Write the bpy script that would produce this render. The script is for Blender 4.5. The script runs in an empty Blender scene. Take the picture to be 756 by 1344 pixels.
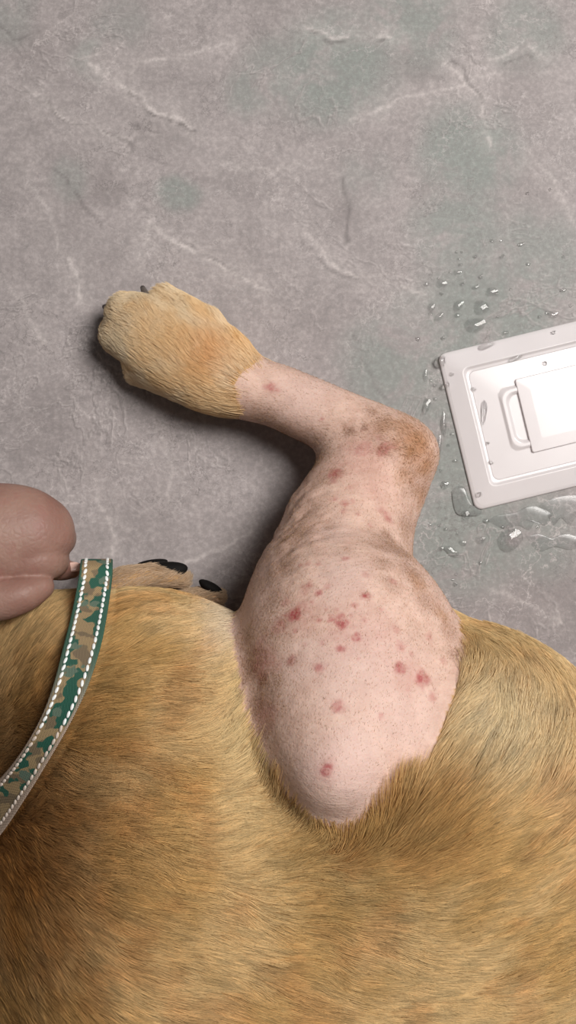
import bpy, bmesh, math, random
import numpy as np
from mathutils import Vector, Matrix

random.seed(7)
RNG = np.random.default_rng(11)
scene = bpy.context.scene
COL = scene.collection

# ------------------------------------------------------------------ camera, world, lights, exposure
S = 2200.0          # photo pixels per metre on the floor
H = 0.75            # height of the phone above the floor
cam_d = bpy.data.cameras.new('camera')
cam = bpy.data.objects.new('camera', cam_d)
COL.objects.link(cam)
cam.location = (0, 0, H)
cam.rotation_euler = (0, 0, 0)
cam_d.sensor_fit = 'VERTICAL'
cam_d.angle = 2 * math.atan(672.0 / S / H)
cam_d.clip_start = 0.01
scene.camera = cam

world = bpy.data.worlds.new('world')
scene.world = world
world.use_nodes = True
bg = world.node_tree.nodes['Background']
bg.inputs['Color'].default_value = (1.0, 0.975, 0.95, 1)
bg.inputs['Strength'].default_value = 0.085


def area(name, loc, target, size, energy, color):
    d = bpy.data.lights.new(name, 'AREA')
    d.shape = 'RECTANGLE'
    d.size, d.size_y = size
    d.energy = energy
    d.color = color
    o = bpy.data.objects.new(name, d)
    COL.objects.link(o)
    o.location = loc
    v = Vector(target) - Vector(loc)
    o.rotation_euler = v.to_track_quat('-Z', 'Y').to_euler()
    return o


area('ceiling_panel_light', (0.80, 0.52, 1.78), (0.0, 0.0, 0.0), (0.60, 0.85), 48.5, (1.0, 0.965, 0.93))

scene.view_settings.view_transform = 'Standard'
scene.view_settings.look = 'None'
scene.view_settings.exposure = 0.0
scene.view_settings.gamma = 1.0
scene.view_settings.use_curve_mapping = False


# ------------------------------------------------------------------ helpers
def P(px, py, z=0.0):
    k = (H - z) / (S * H)
    return np.array([(px - 378.0) * k, (672.0 - py) * k, z])


def project(v):
    k = S * H / (H - v[..., 2])
    return np.stack([378.0 + v[..., 0] * k, 672.0 - v[..., 1] * k], -1)


def srgb(r, g, b):
    def f(c):
        c /= 255.0
        return c / 12.92 if c <= 0.04045 else ((c + 0.055) / 1.055) ** 2.4
    return np.array([f(r), f(g), f(b)])


def rgba(c):
    return (float(c[0]), float(c[1]), float(c[2]), 1.0)


_LAT = RNG.random((64, 64, 64)).astype(np.float32)


def vnoise(p, scale):
    """smooth value noise in [0,1] at points p (N,3)"""
    q = np.asarray(p, dtype=np.float64) * scale + 31.7
    i = np.floor(q).astype(np.int64)
    f = q - i
    f = f * f * (3 - 2 * f)
    i &= 63
    j = (i + 1) & 63
    x0, y0, z0 = i[..., 0], i[..., 1], i[..., 2]
    x1, y1, z1 = j[..., 0], j[..., 1], j[..., 2]
    fx, fy, fz = f[..., 0], f[..., 1], f[..., 2]
    L = _LAT
    a = L[x0, y0, z0] * (1 - fx) + L[x1, y0, z0] * fx
    b = L[x0, y1, z0] * (1 - fx) + L[x1, y1, z0] * fx
    c = L[x0, y0, z1] * (1 - fx) + L[x1, y0, z1] * fx
    d = L[x0, y1, z1] * (1 - fx) + L[x1, y1, z1] * fx
    return (a * (1 - fy) + b * fy) * (1 - fz) + (c * (1 - fy) + d * fy) * fz


def fbm(p, scale, octaves=3):
    s = 0.0
    amp = 0.5
    tot = 0.0
    for o in range(octaves):
        s = s + amp * vnoise(np.asarray(p) + 7.13 * o, scale * 2 ** o)
        tot += amp
        amp *= 0.55
    return s / tot


def smooth01(x, a, b):
    t = np.clip((x - a) / (b - a), 0, 1)
    return t * t * (3 - 2 * t)


def new_mat(name):
    m = bpy.data.materials.new(name)
    m.use_nodes = True
    nt = m.node_tree
    return m, nt, nt.nodes['Principled BSDF']


def node(nt, kind, **kw):
    n = nt.nodes.new(kind)
    for k, v in kw.items():
        if k.startswith('in_'):
            n.inputs[k[3:].replace('_', ' ')].default_value = v
        else:
            setattr(n, k, v)
    return n


def mixc(nt, fac, a, b, blend='MIX'):
    n = nt.nodes.new('ShaderNodeMix')
    n.data_type = 'RGBA'
    n.blend_type = blend
    for sock, v in ((n.inputs[0], fac), (n.inputs[6], a), (n.inputs[7], b)):
        if hasattr(v, 'links'):
            nt.links.new(v, sock)
        else:
            sock.default_value = v
    return n.outputs[2]


def ramp(nt, src, lo, hi):
    n = nt.nodes.new('ShaderNodeMapRange')
    n.interpolation_type = 'SMOOTHSTEP'
    n.inputs['From Min'].default_value = lo
    n.inputs['From Max'].default_value = hi
    nt.links.new(src, n.inputs['Value'])
    return n.outputs['Result']


def math_n(nt, op, a, b=0.0):
    n = nt.nodes.new('ShaderNodeMath')
    n.operation = op
    for sock, v in ((n.inputs[0], a), (n.inputs[1], b)):
        if hasattr(v, 'links'):
            nt.links.new(v, sock)
        else:
            sock.default_value = v
    return n.outputs[0]


def mesh_obj(name, verts, faces, mat, parent=None, smooth=True):
    me = bpy.data.meshes.new(name)
    me.from_pydata([tuple(map(float, v)) for v in verts], [], [tuple(map(int, f)) for f in faces])
    me.update()
    if smooth:
        me.polygons.foreach_set('use_smooth', [True] * len(me.polygons))
    if mat:
        me.materials.append(mat)
    o = bpy.data.objects.new(name, me)
    COL.objects.link(o)
    if parent:
        o.parent = parent
    return o


def fast_mesh(name, V, Q, mat):
    """all-quad mesh from numpy arrays"""
    me = bpy.data.meshes.new(name)
    me.vertices.add(len(V))
    me.vertices.foreach_set('co', np.ascontiguousarray(V, dtype=np.float32).ravel())
    me.loops.add(Q.size)
    me.loops.foreach_set('vertex_index', np.ascontiguousarray(Q, dtype=np.int32).ravel())
    me.polygons.add(len(Q))
    me.polygons.foreach_set('loop_start', np.arange(0, Q.size, 4, dtype=np.int32))
    me.update(calc_edges=True)
    me.validate()
    me.polygons.foreach_set('use_smooth', np.ones(len(me.polygons), dtype=bool))
    if mat:
        me.materials.append(mat)
    return me


def tag(o, label, cat, group=None):
    o['label'] = label
    o['category'] = cat
    if group:
        o['group'] = group
    return o


def empty(name, loc, label, cat, group=None):
    o = bpy.data.objects.new(name, None)
    COL.objects.link(o)
    o.location = tuple(map(float, loc))
    o.empty_display_size = 0.02
    return tag(o, label, cat, group)


def adopt(child, parent):
    """parent without moving: child geometry is in world space"""
    child.parent = parent
    child.matrix_parent_inverse = Matrix.Translation(-Vector(parent.location))
    return child


def seg_dist(p, a, b):
    ab = b - a
    t = np.clip(((p - a) @ ab) / max(ab @ ab, 1e-12), 0, 1)
    return np.linalg.norm(p - (a + t[:, None] * ab), axis=1)


def poly_dist(p, pts):
    d = None
    for a, b in zip(pts[:-1], pts[1:]):
        e = seg_dist(p, np.asarray(a, float), np.asarray(b, float))
        d = e if d is None else np.minimum(d, e)
    return d


def in_poly(p, poly):
    x, y = p[:, 0], p[:, 1]
    inside = np.zeros(len(p), bool)
    n = len(poly)
    for i in range(n):
        x1, y1 = poly[i]
        x2, y2 = poly[(i + 1) % n]
        c = (y1 > y) != (y2 > y)
        with np.errstate(divide='ignore', invalid='ignore'):
            xi = (x2 - x1) * (y - y1) / (y2 - y1 + 1e-12) + x1
        inside ^= c & (x < xi)
    return inside


def catmull(pts, n):
    pts = np.asarray(pts, float)
    e = np.vstack([2 * pts[0] - pts[1], pts, 2 * pts[-1] - pts[-2]])
    out = []
    for i in range(1, len(e) - 2):
        for t in np.linspace(0, 1, n, endpoint=False):
            a, b, c, d = e[i - 1], e[i], e[i + 1], e[i + 2]
            out.append(0.5 * (2 * b + (c - a) * t + (2 * a - 5 * b + 4 * c - d) * t * t + (3 * b - a - 3 * c + d) * t ** 3))
    out.append(e[-2])
    return np.array(out)


# ------------------------------------------------------------------ implicit surfaces (bodies as one continuous mesh)
class Field:
    def __init__(self, lo, hi, step):
        self.lo = np.array(lo, float)
        self.step = step
        self.n = np.ceil((np.array(hi) - self.lo) / step).astype(int) + 1
        self.ax = [self.lo[i] + step * np.arange(self.n[i]) for i in range(3)]

    def blank(self):
        return np.full(self.n, 0.06, np.float32)

    def ellipsoid(self, F, c, r, pad=0.03, rot=None):
        """rot: angle about z of the ellipsoid's own x axis"""
        c = np.asarray(c, float)
        r = np.asarray(r, float)
        R = max(r[0], r[1]) + pad
        RR = np.array([R, R, r[2] + pad])
        a = np.maximum(np.floor((c - RR - self.lo) / self.step).astype(int), 0)
        b = np.minimum(np.ceil((c + RR - self.lo) / self.step).astype(int) + 1, self.n)
        if (b <= a).any():
            return
        X = (self.ax[0][a[0]:b[0]] - c[0])[:, None, None]
        Y = (self.ax[1][a[1]:b[1]] - c[1])[None, :, None]
        Z = (self.ax[2][a[2]:b[2]] - c[2])[None, None, :]
        if rot:
            ca, sa = math.cos(rot), math.sin(rot)
            X, Y = X * ca + Y * sa, -X * sa + Y * ca
        k0 = np.sqrt((X / r[0]) ** 2 + (Y / r[1]) ** 2 + (Z / r[2]) ** 2) + 1e-9
        k1 = np.sqrt((X / r[0] ** 2) ** 2 + (Y / r[1] ** 2) ** 2 + (Z / r[2] ** 2) ** 2) + 1e-9
        d = (k0 * (k0 - 1) / k1).astype(np.float32)
        sub = F[a[0]:b[0], a[1]:b[1], a[2]:b[2]]
        np.minimum(sub, d, out=sub)

    def chain(self, F, st, n=8):
        """st rows: x,y,z,w,h in world units"""
        for r in catmull(st, n):
            self.ellipsoid(F, r[:3], (r[3], r[3], r[4]))

    def sample(self, F, p):
        q = (np.asarray(p) - self.lo) / self.step
        i = np.clip(np.floor(q).astype(int), 0, self.n - 2)
        f = np.clip(q - i, 0, 1)
        x, y, z = i[..., 0], i[..., 1], i[..., 2]
        fx, fy, fz = f[..., 0], f[..., 1], f[..., 2]
        a = F[x, y, z] * (1 - fx) + F[x + 1, y, z] * fx
        b = F[x, y + 1, z] * (1 - fx) + F[x + 1, y + 1, z] * fx
        c = F[x, y, z + 1] * (1 - fx) + F[x + 1, y, z + 1] * fx
        d = F[x, y + 1, z + 1] * (1 - fx) + F[x + 1, y + 1, z + 1] * fx
        return (a * (1 - fy) + b * fy) * (1 - fz) + (c * (1 - fy) + d * fy) * fz

    def surface(self, F):
        """naive surface nets -> verts, quads (outward)"""
        ins = F < 0
        n = self.n
        cnt = np.zeros(n - 1, np.int8)
        for dx in (0, 1):
            for dy in (0, 1):
                for dz in (0, 1):
                    cnt += ins[dx:n[0] - 1 + dx, dy:n[1] - 1 + dy, dz:n[2] - 1 + dz]
        act = (cnt > 0) & (cnt < 8)
        idx = np.full(n - 1, -1, np.int64)
        I = np.argwhere(act)
        idx[act] = np.arange(len(I))
        acc = np.zeros((len(I), 3))
        w = np.zeros(len(I))
        corners = [(dx, dy, dz) for dx in (0, 1) for dy in (0, 1) for dz in (0, 1)]
        val = {c: F[I[:, 0] + c[0], I[:, 1] + c[1], I[:, 2] + c[2]].astype(float) for c in corners}
        for a in corners:
            for k in range(3):
                if a[k] == 0:
                    b = list(a)
                    b[k] = 1
                    b = tuple(b)
                    va, vb = val[a], val[b]
                    cr = (va < 0) != (vb < 0)
                    t = np.where(cr, va / np.where(cr, va - vb, 1), 0)
                    for j in range(3):
                        acc[:, j] += np.where(cr, a[j] + (t if j == k else 0), 0)
                    w += cr
        V = self.lo + (I + acc / w[:, None]) * self.step
        quads = []
        for k in range(3):
            u, v = (k + 1) % 3, (k + 2) % 3
            sl0 = [slice(None)] * 3
            sl1 = [slice(None)] * 3
            sl0[k] = slice(0, n[k] - 1)
            sl1[k] = slice(1, n[k])
            A = ins[tuple(sl0)]
            B = ins[tuple(sl1)]
            E = np.argwhere(A != B)
            ok = (E[:, u] > 0) & (E[:, v] > 0) & (E[:, u] < n[u] - 1) & (E[:, v] < n[v] - 1)
            E = E[ok]
            inside_first = A[E[:, 0], E[:, 1], E[:, 2]]

            def cell(du, dv):
                e = E.copy()
                e[:, u] -= du
                e[:, v] -= dv
                return idx[e[:, 0], e[:, 1], e[:, 2]]
            q = np.stack([cell(1, 1), cell(0, 1), cell(0, 0), cell(1, 0)], 1)
            q[~inside_first] = q[~inside_first][:, ::-1]
            quads.append(q)
        return V, np.vstack(quads)


def smooth_mesh(V, Q, it, weight=None):
    E = np.vstack([Q[:, [0, 1]], Q[:, [1, 2]], Q[:, [2, 3]], Q[:, [3, 0]]])
    n = len(V)
    deg = np.bincount(E[:, 0], minlength=n) + np.bincount(E[:, 1], minlength=n)
    for i in range(it):
        lam = 0.5 if i % 2 == 0 else -0.51
        A = np.zeros_like(V)
        for j in range(3):
            A[:, j] = np.bincount(E[:, 0], V[E[:, 1], j], n) + np.bincount(E[:, 1], V[E[:, 0], j], n)
        d = (A / np.maximum(deg, 1)[:, None] - V) * lam
        V = V + (d if weight is None else d * weight[:, None])
    return V


def smin(a, b, k):
    h = np.clip(0.5 + 0.5 * (b - a) / k, 0, 1)
    return b * (1 - h) + a * h - k * h * (1 - h)


# ------------------------------------------------------------------ floor: grey stone-look sheet
def build_floor():
    def axis(lo, hi, step, far):
        a = np.arange(lo, hi + 1e-9, step)
        out = [a]
        g = np.geomspace(step * 3, far, 14)
        return np.concatenate([(lo - g)[::-1], a, hi + g])
    xs = axis(-0.20, 0.20, 0.0013, 1.2)
    ys = axis(-0.06, 0.33, 0.0013, 1.2)
    X, Y = np.meshgrid(xs, ys, indexing='ij')
    nx, ny = X.shape
    V = np.stack([X.ravel(), Y.ravel(), np.zeros(nx * ny)], 1)
    I = np.arange(nx * ny).reshape(nx, ny)
    Q = np.stack([I[:-1, :-1], I[1:, :-1], I[1:, 1:], I[:-1, 1:]], -1).reshape(-1, 4)

    m, nt, b = new_mat('stone_sheet')
    L = nt.links
    tc = node(nt, 'ShaderNodeTexCoord')
    obj = tc.outputs['Object']
    at_v = node(nt, 'ShaderNodeAttribute', attribute_name='vein').outputs['Fac']
    at_d = node(nt, 'ShaderNodeAttribute', attribute_name='crack').outputs['Fac']
    at_g = node(nt, 'ShaderNodeAttribute', attribute_name='green').outputs['Fac']

    def noise(scale, detail=6, rough=0.6, dist=0.0, vec=obj):
        n = node(nt, 'ShaderNodeTexNoise')
        n.inputs['Scale'].default_value = scale
        n.inputs['Detail'].default_value = detail
        n.inputs['Roughness'].default_value = rough
        n.inputs['Distortion'].default_value = dist
        L.new(vec, n.inputs['Vector'])
        return n
    big = noise(18, 9, 0.7, 0.4).outputs['Fac']
    mid = noise(110, 8, 0.68, 0.5).outputs['Fac']
    fine = noise(330, 5, 0.7).outputs['Fac']
    base = mixc(nt, ramp(nt, big, 0.32, 0.68), rgba(srgb(150, 142, 141)), rgba(srgb(168, 159, 158)))
    base = mixc(nt, math_n(nt, 'MULTIPLY', ramp(nt, mid, 0.45, 0.75), 0.45), base, rgba(srgb(186, 177, 175)))
    base = mixc(nt, math_n(nt, 'MULTIPLY', ramp(nt, mid, 0.48, 0.25), 0.55), base, rgba(srgb(128, 123, 122)))
    # greenish clouds
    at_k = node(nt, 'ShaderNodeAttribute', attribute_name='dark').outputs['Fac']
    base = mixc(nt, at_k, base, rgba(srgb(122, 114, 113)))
    gm = math_n(nt, 'MULTIPLY', at_g, ramp(nt, noise(34, 7, 0.65, 0.5).outputs['Fac'], 0.28, 0.55))
    base = mixc(nt, math_n(nt, 'MULTIPLY', gm, 0.9), base, rgba(srgb(137, 143, 138)))
    # random fine crackle lines
    wob = noise(45, 5, 0.6)
    add = node(nt, 'ShaderNodeMixRGB', blend_type='LINEAR_LIGHT')
    add.inputs['Fac'].default_value = 0.035
    L.new(obj, add.inputs['Color1'])
    L.new(wob.outputs['Color'], add.inputs['Color2'])
    for sc, thr, amt, colr, mask_s in ((19, 0.022, 0.60, srgb(196, 187, 185), 9), (44, 0.035, 0.48, srgb(194, 186, 185), 20),
                                       (31, 0.022, 0.60, srgb(108, 102, 101), 16), (90, 0.05, 0.35, srgb(112, 106, 106), 34)):
        vo = node(nt, 'ShaderNodeTexVoronoi', feature='DISTANCE_TO_EDGE')
        vo.inputs['Scale'].default_value = sc
        L.new(add.outputs['Color'], vo.inputs['Vector'])
        line = ramp(nt, vo.outputs['Distance'], thr, 0.0)
        mk = ramp(nt, noise(mask_s, 4, 0.6).outputs['Fac'], 0.46, 0.62)
        base = mixc(nt, math_n(nt, 'MULTIPLY', math_n(nt, 'MULTIPLY', line, mk), amt), base, rgba(colr))
    # wandering embossed-looking veins: a pale ridge with a dark neighbour line
    for sc, wid, am_l, am_d, mlo, mhi, ms in ((9, 0.011, 0.42, 0.42, 0.46, 0.60, 7), (21, 0.014, 0.36, 0.40, 0.50, 0.62, 13), (48, 0.022, 0.20, 0.26, 0.48, 0.64, 24)):
        mk = ramp(nt, noise(ms, 5, 0.65).outputs['Fac'], mlo, mhi)
        for off, colr, am in ((0.0, srgb(200, 191, 189), am_l), (0.0009, srgb(104, 98, 97), am_d)):
            mp = node(nt, 'ShaderNodeMapping')
            mp.inputs['Location'].default_value = (3.1 + off, 1.7 + off, sc * 0.37)
            L.new(obj, mp.inputs['Vector'])
            nn_ = noise(sc, 6, 0.58, 0.7, mp.outputs['Vector']).outputs['Fac']
            ln_ = ramp(nt, math_n(nt, 'ABSOLUTE', math_n(nt, 'SUBTRACT', nn_, 0.5)), wid, 0.0)
            base = mixc(nt, math_n(nt, 'MULTIPLY', math_n(nt, 'MULTIPLY', ln_, mk), am), base, rgba(colr))
    base = mixc(nt, at_v, base, rgba(srgb(208, 199, 196)))
    base = mixc(nt, at_d, base, rgba(srgb(98, 92, 91)))
    # fine grain
    base = mixc(nt, math_n(nt, 'MULTIPLY', ramp(nt, fine, 0.62, 0.40), 0.32), base, rgba(srgb(112, 107, 106)))
    base = mixc(nt, math_n(nt, 'MULTIPLY', ramp(nt, fine, 0.56, 0.78), 0.30), base, rgba(srgb(196, 189, 187)))
    L.new(base, b.inputs['Base Color'])
    b.inputs['Roughness'].default_value = 0.55
    b.inputs['Specular IOR Level'].default_value = 0.25
    bp = node(nt, 'ShaderNodeBump')
    bp.inputs['Strength'].default_value = 0.15
    bp.inputs['Distance'].default_value = 0.0006
    L.new(mid, bp.inputs['Height'])
    L.new(bp.outputs['Normal'], b.inputs['Normal'])

    me = fast_mesh('floor', V, Q, m)
    uv = project(V)
    w = V.copy()
    jit = np.stack([fbm(w, 60, 3), fbm(w + 3.3, 60, 3)], 1) - 0.5
    up = uv + jit * 26
    veins = [([(120, 85), (150, 95), (180, 120), (205, 140), (240, 155), (255, 168)], 4.0, 0.75),
             ([(110, 72), (200, 75), (255, 72), (310, 60)], 3.0, 0.5),
             ([(45, 120), (60, 140), (100, 160), (170, 190)], 3.0, 0.55),
             ([(400, 38), (440, 48), (500, 42), (530, 55)], 3.5, 0.6),
             ([(580, 85), (610, 100), (630, 130), (640, 190)], 3.0, 0.5),
             ([(640, 80), (690, 60), (720, 80)], 3.0, 0.4),
             ([(400, 300), (430, 345), (470, 365), (560, 385)], 3.0, 0.45),
             ([(215, 310), (260, 330), (300, 355), (350, 378)], 4.0, 0.6),
             ([(90, 335), (100, 360), (105, 395)], 4.0, 0.6),
             ([(180, 340), (200, 290), (215, 310)], 5.0, 0.5),
             ([(460, 160), (530, 130), (600, 110), (650, 90)], 3.0, 0.45),
             ([(230, 740), (270, 725), (300, 715), (330, 695)], 4.0, 0.45),
             ([(130, 650), (148, 690), (150, 730)], 4.0, 0.4),
             ([(210, 560), (225, 620), (215, 660)], 3.0, 0.3),
             ([(20, 210), (60, 280), (75, 330)], 3.0, 0.35),
             ([(690, 200), (720, 230), (756, 300)], 3.0, 0.35),
             ([(300, 210), (350, 230), (420, 215)], 3.0, 0.3),
             ([(640, 775), (690, 790), (756, 830)], 3.0, 0.35),
             ([(10, 380), (30, 400), (60, 460)], 3.0, 0.35)]
    vein = np.zeros(len(V))
    nz = fbm(w + 9, 110, 3)
    for pts, wd, amt in veins:
        d = poly_dist(up, pts)
        vein = np.maximum(vein, np.minimum(1.25 * amt, 0.9) * np.exp(-(d / (0.8 * wd)) ** 2) * smooth01(nz, 0.25, 0.5))
        vein = np.maximum(vein, 0.30 * amt * np.exp(-(d / (wd * 4.5)) ** 2))
    cracks = [([(176, 118), (205, 146), (240, 162), (262, 172)], 2.2, 0.6),
              ([(448, 235), (462, 270), (455, 315)], 2.6, 0.5),
              ([(408, 42), (440, 54), (505, 48)], 2.2, 0.55),
              ([(590, 80), (618, 103), (632, 135)], 2.0, 0.5),
              ([(50, 128), (75, 152), (130, 170), (176, 195)], 2.0, 0.45),
              ([(70, 220), (100, 250), (130, 300)], 2.2, 0.4),
              ([(395, 318), (430, 352), (480, 372)], 2.0, 0.4),
              ([(175, 195), (185, 180), (178, 160)], 2.4, 0.5),
              ([(250, 322), (300, 350), (330, 372)], 2.0, 0.35),
              ([(0, 30), (20, 45), (50, 40)], 2.4, 0.4),
              ([(660, 85), (690, 72), (715, 86)], 2.2, 0.5),
              ([(510, 520), (480, 480), (470, 440)], 2.0, 0.35)]
    crack = np.zeros(len(V))
    for pts, wd, amt in cracks:
        d = poly_dist(up, pts)
        crack = np.maximum(crack, 1.25 * amt * np.exp(-(d / wd) ** 2) * smooth01(nz, 0.3, 0.52))
    green = np.zeros(len(V))
    for x, y, r, a in ((440, 90, 85, 1), (615, 200, 75, 1), (605, 300, 70, .9), (235, 255, 28, .9), (540, 25, 75, .9), (690, 45, 55, .8),
                       (650, 430, 130, 1), (610, 700, 90, 1), (520, 480, 80, .9), (590, 590, 90, 1), (700, 700, 70, .8), (0, 20, 50, .5),
                       (335, 120, 40, .7), (120, 75, 30, .6), (90, 235, 30, .5), (370, 100, 60, .7), (700, 350, 80, .8), (480, 230, 40, .35),
                       (560, 420, 60, .6), (160, 30, 40, .4)):
        d = np.linalg.norm(up - (x, y), axis=1) / r
        green = np.maximum(green, a * (1 - smooth01(d, 0.45, 1.25)))
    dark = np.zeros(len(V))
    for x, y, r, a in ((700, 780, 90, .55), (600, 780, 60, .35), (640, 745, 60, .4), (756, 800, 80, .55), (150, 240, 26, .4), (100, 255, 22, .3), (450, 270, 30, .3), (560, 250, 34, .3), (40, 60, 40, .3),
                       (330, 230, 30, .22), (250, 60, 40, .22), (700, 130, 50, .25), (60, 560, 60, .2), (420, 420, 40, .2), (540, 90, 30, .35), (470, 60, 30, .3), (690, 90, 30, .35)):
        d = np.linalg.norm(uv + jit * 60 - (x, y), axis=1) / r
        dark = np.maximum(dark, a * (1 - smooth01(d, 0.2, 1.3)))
    for nm, arr in (('vein', vein), ('crack', crack), ('green', green), ('dark', dark)):
        at = me.attributes.new(nm, 'FLOAT', 'POINT')
        at.data.foreach_set('value', arr.astype(np.float32))
    o = bpy.data.objects.new('floor', me)
    COL.objects.link(o)
    o['kind'] = 'structure'
    o['label'] = 'grey mauve stone-look floor with pale veins and greenish clouds'
    return o


build_floor()

# ------------------------------------------------------------------ the dog
print('dog field')
FD = Field((-0.300, -0.315, -0.004), (0.262, 0.150, 0.215), 0.0016)


def station(px, py, r, z, h):
    p = P(px, py, z)
    return [p[0], p[1], z, r * (H - z) / (S * H), h]


# torso: an oval barrel along x, tapering to the rump (right) and neck (left, out of frame)
Zc = 0.084
kz = (H - Zc) / (S * H)
tor = np.array([  # px, belly py, spine py, half height
    (-420, 980, 1330, 0.030), (-300, 880, 1380, 0.033), (-170, 830, 1410, 0.034), (-80, 802, 1430, 0.036), (0, 790, 1440, 0.051), (80, 779, 1445, 0.0725),
    (150, 773, 1445, 0.083), (200, 773, 1440, 0.085), (255, 781, 1430, 0.085), (330, 822, 1420, 0.083), (450, 850, 1410, 0.081), (540, 848, 1400, 0.080),
    (610, 836, 1390, 0.078), (690, 866, 1375, 0.075), (756, 900, 1360, 0.071), (850, 955, 1330, 0.062), (930, 1040, 1290, 0.050)], float)
tx = (tor[:, 0] - 378) * kz
tb = (672 - tor[:, 1]) * kz
ts = (672 - tor[:, 2]) * kz
gx = FD.ax[0]


def interp_smooth(x, xp, fp):
    v = np.interp(x, xp, fp)
    k = np.hanning(41)
    k /= k.sum()
    return np.convolve(np.pad(v, 20, mode='edge'), k, 'valid')


bel = interp_smooth(gx, tx, tb)
spi = interp_smooth(gx, tx, ts)
rz = interp_smooth(gx, tx, tor[:, 3])
cy = (bel + spi) / 2
zc_t = rz + 0.001
# round the body off beyond the picture at rump and chest
cap = np.sqrt(np.clip(1 - np.clip((gx - 0.165) / 0.085, 0, 1) ** 2, 1e-4, 1)) * np.sqrt(np.clip(1 - np.clip((-0.205 - gx) / 0.085, 0, 1) ** 2, 1e-4, 1))
ry = (bel - spi) / 2 * cap
rz = rz * cap
ex = 2.25
yy = np.abs(FD.ax[1][None, :, None] - cy[:, None, None]) / ry[:, None, None]
zz = np.abs(FD.ax[2][None, None, :] - zc_t[:, None, None]) / rz[:, None, None]
tors = (yy ** ex + zz ** ex) ** (1 / ex)
TORSO = ((tors - 1) * np.maximum(rz, 0.004)[:, None, None] * 0.95).astype(np.float32)
xa, xb = -0.288, 0.249
TORSO = np.maximum(TORSO, np.maximum(xa - gx, gx - xb).astype(np.float32)[:, None, None])
del yy, zz, tors

LEG = FD.blank()
FD.chain(LEG, [station(*s) for s in (
    (168, 428, 24, 0.022, 0.016), (195, 440, 48, 0.025, 0.021), (232, 457, 58, 0.027, 0.023), (278, 483, 56, 0.028, 0.024), (322, 507, 44, 0.029, 0.022),
    (362, 519, 42, 0.031, 0.021), (402, 536, 43, 0.034, 0.021), (447, 556, 44, 0.038, 0.022), (492, 574, 44, 0.042, 0.024),
    (522, 586, 41, 0.046, 0.025), (541, 593, 29, 0.048, 0.022))])
META = LEG
LEG = FD.blank()
FD.chain(LEG, [station(*s) for s in (
    (536, 597, 33, 0.047, 0.022), (514, 613, 54, 0.048, 0.024), (490, 634, 72, 0.045, 0.027), (471, 664, 79, 0.051, 0.032), (456, 700, 87, 0.058, 0.037), (446, 745, 96, 0.068, 0.044),
    (440, 790, 114, 0.081, 0.051), (450, 832, 137, 0.097, 0.053), (460, 872, 150, 0.114, 0.050), (459, 922, 141, 0.124, 0.055), (450, 960, 116, 0.132, 0.057),
    (440, 986, 88, 0.138, 0.056))])
LEG = smin(LEG, META, 0.013)
del META
# back edge of the thigh running out to the rump
FD.chain(LEG, [station(*s) for s in ((545, 800, 22, 0.092, 0.018), (575, 826, 30, 0.094, 0.024), (598, 862, 32, 0.098, 0.030), (612, 915, 36, 0.104, 0.036))])
# toes
TOES = FD.blank()
for a, b, r, z in (((275, 432), (224, 402), 21, 0.027), ((230, 425), (168, 413), 27, 0.029), ((215, 458), (160, 440), 26, 0.025), ((245, 503), (190, 486), 21, 0.017)):
    FD.chain(TOES, [station(a[0], a[1], r * 0.9, z, 0.012), station((a[0] + b[0]) / 2, (a[1] + b[1]) / 2, r * 0.97, z, 0.014),
                    station(b[0], b[1], r, z - 0.003, 0.014)], 6)
LEG = smin(LEG, TOES, 0.007)
del TOES
HIP = FD.blank()
FD.ellipsoid(HIP, P(575, 1030, 0.118), (0.085, 0.072, 0.066), rot=0.5)
# the paw that lies on the floor under the belly
PAW = FD.blank()
FD.chain(PAW, [station(*s) for s in ((120, 815, 22, 0.030, 0.014), (150, 772, 20, 0.030, 0.014), (185, 758, 16, 0.026, 0.013), (214, 756, 15, 0.022, 0.013), (236, 760, 11, 0.020, 0.011))])
FD.chain(PAW, [station(*s) for s in ((205, 800, 16, 0.024, 0.012), (250, 786, 13, 0.022, 0.011), (281, 784, 11, 0.020, 0.011))])
F = smin(TORSO, HIP, 0.030)
F = smin(F, LEG, 0.010)
F = smin(F, PAW, 0.004)
print('dog surface')
V, Q = FD.surface(F)
V = smooth_mesh(V, Q, 10)
legw = (FD.sample(LEG, V) < 0.014) * smooth01(project(V)[:, 0], 300, 360) * smooth01(V[:, 2], 0.004, 0.02)
for _ in range(24):
    V = smooth_mesh(V, Q, 1, legw)
# loose skin on the shank: low wrinkles
# (fine ones are in the material)


def ray_hit(px, py):
    z = np.arange(0.205, 0.0, -0.0004)
    k = (H - z) / (S * H)
    pts = np.stack([(px - 378.0) * k, (672.0 - py) * k, z], 1)
    s = FD.sample(F, pts)
    i = np.argmax(s < 0)
    if s[i] >= 0:
        return None
    return pts[i]


SHAVED = [(344, 458), (334, 478), (320, 486), (306, 510), (314, 536), (298, 562), (330, 580), (385, 620), (380, 660), (340, 720), (318, 770), (298, 820), (296, 900), (318, 955),
          (340, 1005), (378, 1056), (415, 1090), (449, 1102), (478, 1092), (500, 1068), (512, 1054), (520, 1036), (542, 1026), (566, 1016), (596, 988), (612, 954), (620, 910), (623, 868),
          (622, 845), (622, 818), (604, 770), (575, 740), (590, 640), (590, 540), (480, 490)]


def shaved_mask(p, rnd=0.0):
    """1 where the coat has been clipped (leg only)"""
    uv = project(p)
    j = np.stack([fbm(p, 140, 2), fbm(p + 5.1, 140, 2)], 1) - 0.5
    ins = in_poly(uv + j * 9 + (RNG.normal(0, rnd, (len(p), 2)) if rnd else 0), SHAVED)
    leg = FD.sample(LEG, p) < 0.009
    return ins & leg


# ---- skin colour as attributes on the surface
BODY_UV = None


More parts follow.
